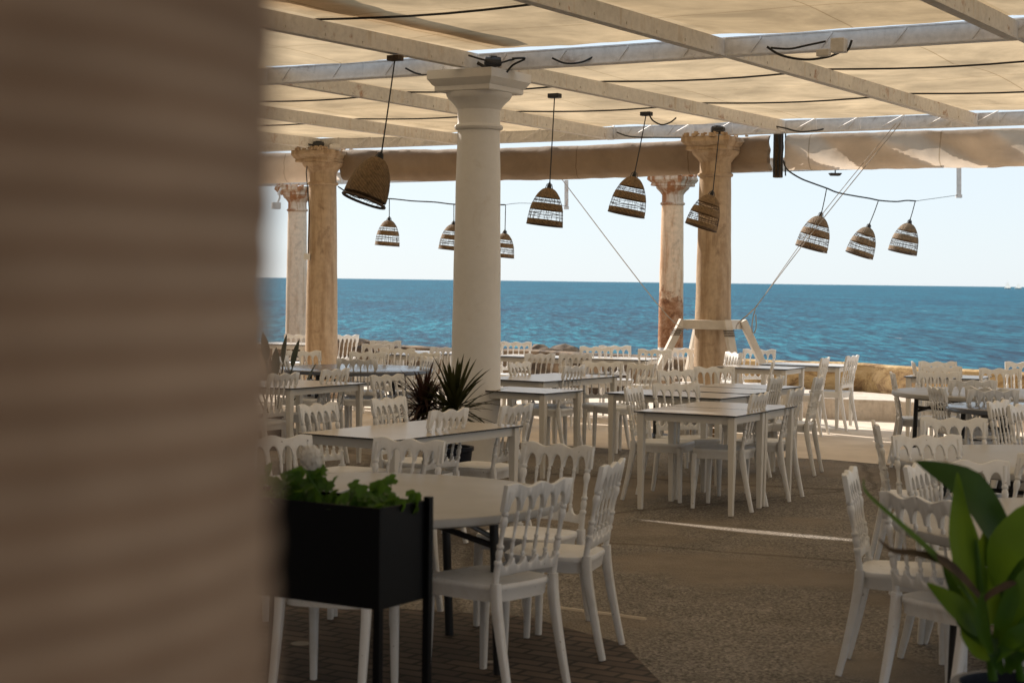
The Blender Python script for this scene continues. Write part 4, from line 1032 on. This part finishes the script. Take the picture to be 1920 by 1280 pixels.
lf([(1880, 1130, .05), (1905, 1060, .1), (1940, 1020, .1), (1985, 1000, .1)], [18, 110, 120, 60], 'lf_bud')
lf([(1830, 1140, -.03), (1770, 1060, -.08), (1690, 985, -.12), (1625, 925, -.12), (1619, 898, -.12)], [12, 20, 15, 9, 3], 'lf_green', roll=.9)
lf([(1838, 1120, -.04), (1780, 1060, -.08), (1720, 1038, -.1), (1672, 1032, -.1), (1646, 1008, -.1)], [14, 26, 16, 12, 3], 'stemb', roll=.7)
lf([(1850, 1190, -.03), (1822, 1165, -.06), (1782, 1128, -.06), (1738, 1092, -.04)], [12, 58, 50, 3], 'lf_big', roll=.3)
lf([(1856, 1235, -.02), (1836, 1215, -.05), (1815, 1185, -.05), (1803, 1150, -.04)], [10, 46, 40, 3], 'lf_big')
lf([(1885, 1210, -.04), (1905, 1140, -.06), (1930, 1090, -.06), (1960, 1050, -.04)], [14, 62, 66, 30], 'lf_big')
lf([(1895, 1250, -.02), (1915, 1200, -.06), (1940, 1165, -.06), (1970, 1130, -.06)], [12, 60, 60, 30], 'lf_big')
lf([(1872, 1180, .02), (1862, 1120, .04), (1870, 1060, .04), (1885, 1010, .04)], [12, 50, 52, 5], 'lf_big')
lf([(1868, 1215, -.05), (1878, 1170, -.08), (1895, 1120, -.08), (1905, 1085, -.08)], [10, 40, 44, 4], 'lf_big')
lf([(1890, 1240, .03), (1905, 1150, .06), (1925, 1110, .06), (1945, 1080, .06)], [20, 80, 80, 30], 'lf_bud')
lf([(1832, 1135, -.09), (1858, 1112, -.1), (1890, 1095, -.1), (1906, 1092, -.1)], [6, 16, 18, 5], 'stemb')
for pts, wd__, mt_, ro in (
    ([(1868, 1190, .03), (1890, 1120, .05), (1912, 1060, .06), (1918, 1000, .06)], [12, 46, 44, 3], 'lf_big', -.3),
    ([(1875, 1215, .0), (1915, 1165, .0), (1945, 1130, .0), (1975, 1110, .0)], [12, 44, 44, 20], 'lf_big', -.5),
    ([(1850, 1170, .06), (1870, 1140, .08), (1880, 1090, .08), (1868, 1040, .08)], [12, 44, 40, 3], 'lf_big', .2),
    ([(1862, 1240, -.06), (1885, 1215, -.08), (1915, 1200, -.08), (1945, 1205, -.08)], [10, 34, 34, 8], 'lf_big', -.4),
    ([(1848, 1205, -.02), (1822, 1185, -.04), (1800, 1160, -.04), (1790, 1125, -.04)], [8, 30, 28, 3], 'lf_bud', .3),
    ([(1880, 1100, .1), (1900, 1060, .12), (1930, 1045, .12), (1960, 1050, .12)], [14, 60, 60, 20], 'lf_bud', -.3),
    ([(1842, 1120, .05), (1830, 1070, .07), (1842, 1030, .08), (1850, 985, .08)], [12, 40, 38, 3], 'lf_big', .1),
    ([(1890, 1260, -.03), (1900, 1235, -.05), (1922, 1222, -.05), (1950, 1225, -.05)], [12, 36, 34, 10], 'lf_bud', -.4)):
    lf(pts, wd__, mt_, roll=ro)
lf([(1845, 1150, .0), (1838, 1080, .02), (1822, 1010, .03), (1816, 960, .03)], [10, 34, 34, 3], 'lf_big', roll=.3)
lf([(1862, 1165, .05), (1900, 1085, .09), (1925, 1000, .1), (1935, 925, .1)], [14, 50, 48, 4], 'lf_bud', roll=-.2)
lf([(1858, 1200, .02), (1830, 1150, .03), (1790, 1110, .03), (1765, 1050, .03)], [10, 34, 30, 3], 'lf_bud', roll=.4)
lf([(1875, 1225, -.06), (1900, 1195, -.1), (1930, 1185, -.1), (1960, 1190, -.1)], [10, 44, 40, 12], 'lf_big', roll=-.3)
lf([(1860, 1225, -.08), (1845, 1190, -.1), (1838, 1150, -.1), (1842, 1110, -.1)], [9, 32, 30, 3], 'lf_big')
lf([(1880, 1262, -.04), (1868, 1235, -.07), (1862, 1210, -.07), (1868, 1180, -.06)], [12, 30, 30, 4], 'lf_bud')

# ------------------------------------------------------------------ near pillar and an unseen building added behind the camera to darken the foreground
root = thing('rope_wound_pillar', (-.240, .50, 0)); tag(root, 'out of focus brown rope wound pillar filling the left of the view', 'pillar')
g = MB(); prof = []; nz = 170; rr = .170
z = 1.05
for i in range(int(1.35 / .0035)):
    zz = 1.05 + i * .0035; prof.append((rr + .0012 * abs(math.sin(math.pi * zz / .0165)) + .0012 * noise.noise(Vector((zz * 30, 0, 0))), zz))
g.lathe([(rr, .12), (rr, 1.049)] + prof + [(rr, 2.42), (rr, 3.45)], 96); g.build('shaft', M['woundrope'], root, True, ang=80)
g = MB(); g.box((0, 0, .06), (.40, .40, .12), ANG_T); g.build('base', M['tan_col'], root, bevel=.01)
g = MB(); g.box((0, 0, 3.50), (.38, .38, .10), ANG_T); g.build('capital', M['tan_col'], root, bevel=.01)
root = thing('rear_shade_building', tn(0, -13, 0), ANG_T); tag(root, 'unseen plain ochre building added behind the viewpoint to darken the foreground', 'building')
g = MB(); g.box((-14, -.15, 2.6), (23, .3, 5.2)); g.box((-1, -.15, 3.85), (3, .3, 2.7)); g.box((15.25, -.15, 2.6), (29.5, .3, 5.2)); g.build('wall', simple('ochre_plaster', (.55, .48, .40), .9, .1, 2), root)
g = MB(); g.box((-1, -.12, 1.24), (2.9, .06, 2.48)); g.build('door', M['stemb'], root, bevel=.01)

# unseen tall building added on the left to shade the nearest canvas
root = thing('left_shade_building', tn(-31, 2, 0), ANG_T); tag(root, 'unseen tall ochre building added left of the terrace to cast shade', 'building')
g = MB(); g.box((-4, 0, 11), (8, 26, 22)); g.build('wall', bpy.data.materials['ochre_plaster'], root)
for fl in range(6):
    for q in range(5):
        g = MB(); g.box((.02, -10 + q * 5, 2.6 + fl * 3.4), (.08, 1.3, 1.9)); g.build('window', M['darktop'], root, bevel=.01)
# spare canvas bunched on top of the panels beside the main rafter
g = MB(); pr = 14; n = 60; vs = []
for i in range(n + 1):
    u = i / n; rr_ = 8.6 + 4.4 * u; w_ = (.22 + .10 * math.sin(u * 7)) * math.sin(math.pi * min(.98, max(.02, u))) ** .4
    for k in range(pr):
        a = 2 * math.pi * k / pr; nz = 1 + .3 * noise.noise(Vector((rr_ * 2, k, 0)))
        vs.append(tn(-8.12 + .12 * u + w_ * math.cos(a) * nz, rr_, ZB + .25 + .07 * math.sin(a) * nz))
g.add(vs, [(i * pr + k, i * pr + (k + 1) % pr, (i + 1) * pr + (k + 1) % pr, (i + 1) * pr + k) for i in range(n) for k in range(pr)])
g.build('spare_canvas', M['awning'], perg, True)
# sailing boats on the horizon
for i, (px, lb) in enumerate([(1889, 'tiny white sailing boat on the horizon at far right, the left of two'), (1909, 'tiny white sailing boat on the horizon at far right, the right of two')]):
    v = ray(px, 538); Y = 2600; root = thing('sailing_boat', (v.x / v.y * Y, Y, -1.6)); tag(root, lb, 'boat', 'boats on the horizon')
    g = MB(); g.add([(-5, 0, .3), (-4, -1.3, 1.2), (4, -1.3, 1.2), (6, 0, 1.5), (4, 1.3, 1.2), (-4, 1.3, 1.2), (-4, 0, -.5), (4, 0, -.5)], [(0, 1, 6), (1, 2, 7, 6), (2, 3, 7), (3, 4, 7), (4, 5, 6, 7), (5, 0, 6), (0, 5, 4, 3, 2, 1)]); g.build('hull', M['frame'], root)
    g = MB(); g.add([(0, 0, 1.5), (-4, .1, 2), (0, 0, 11 - 3 * i), (0, .15, 1.5), (5, .1, 1.8)], [(0, 1, 2), (3, 4, 2)]); g.build('sail', M['petal'], root)
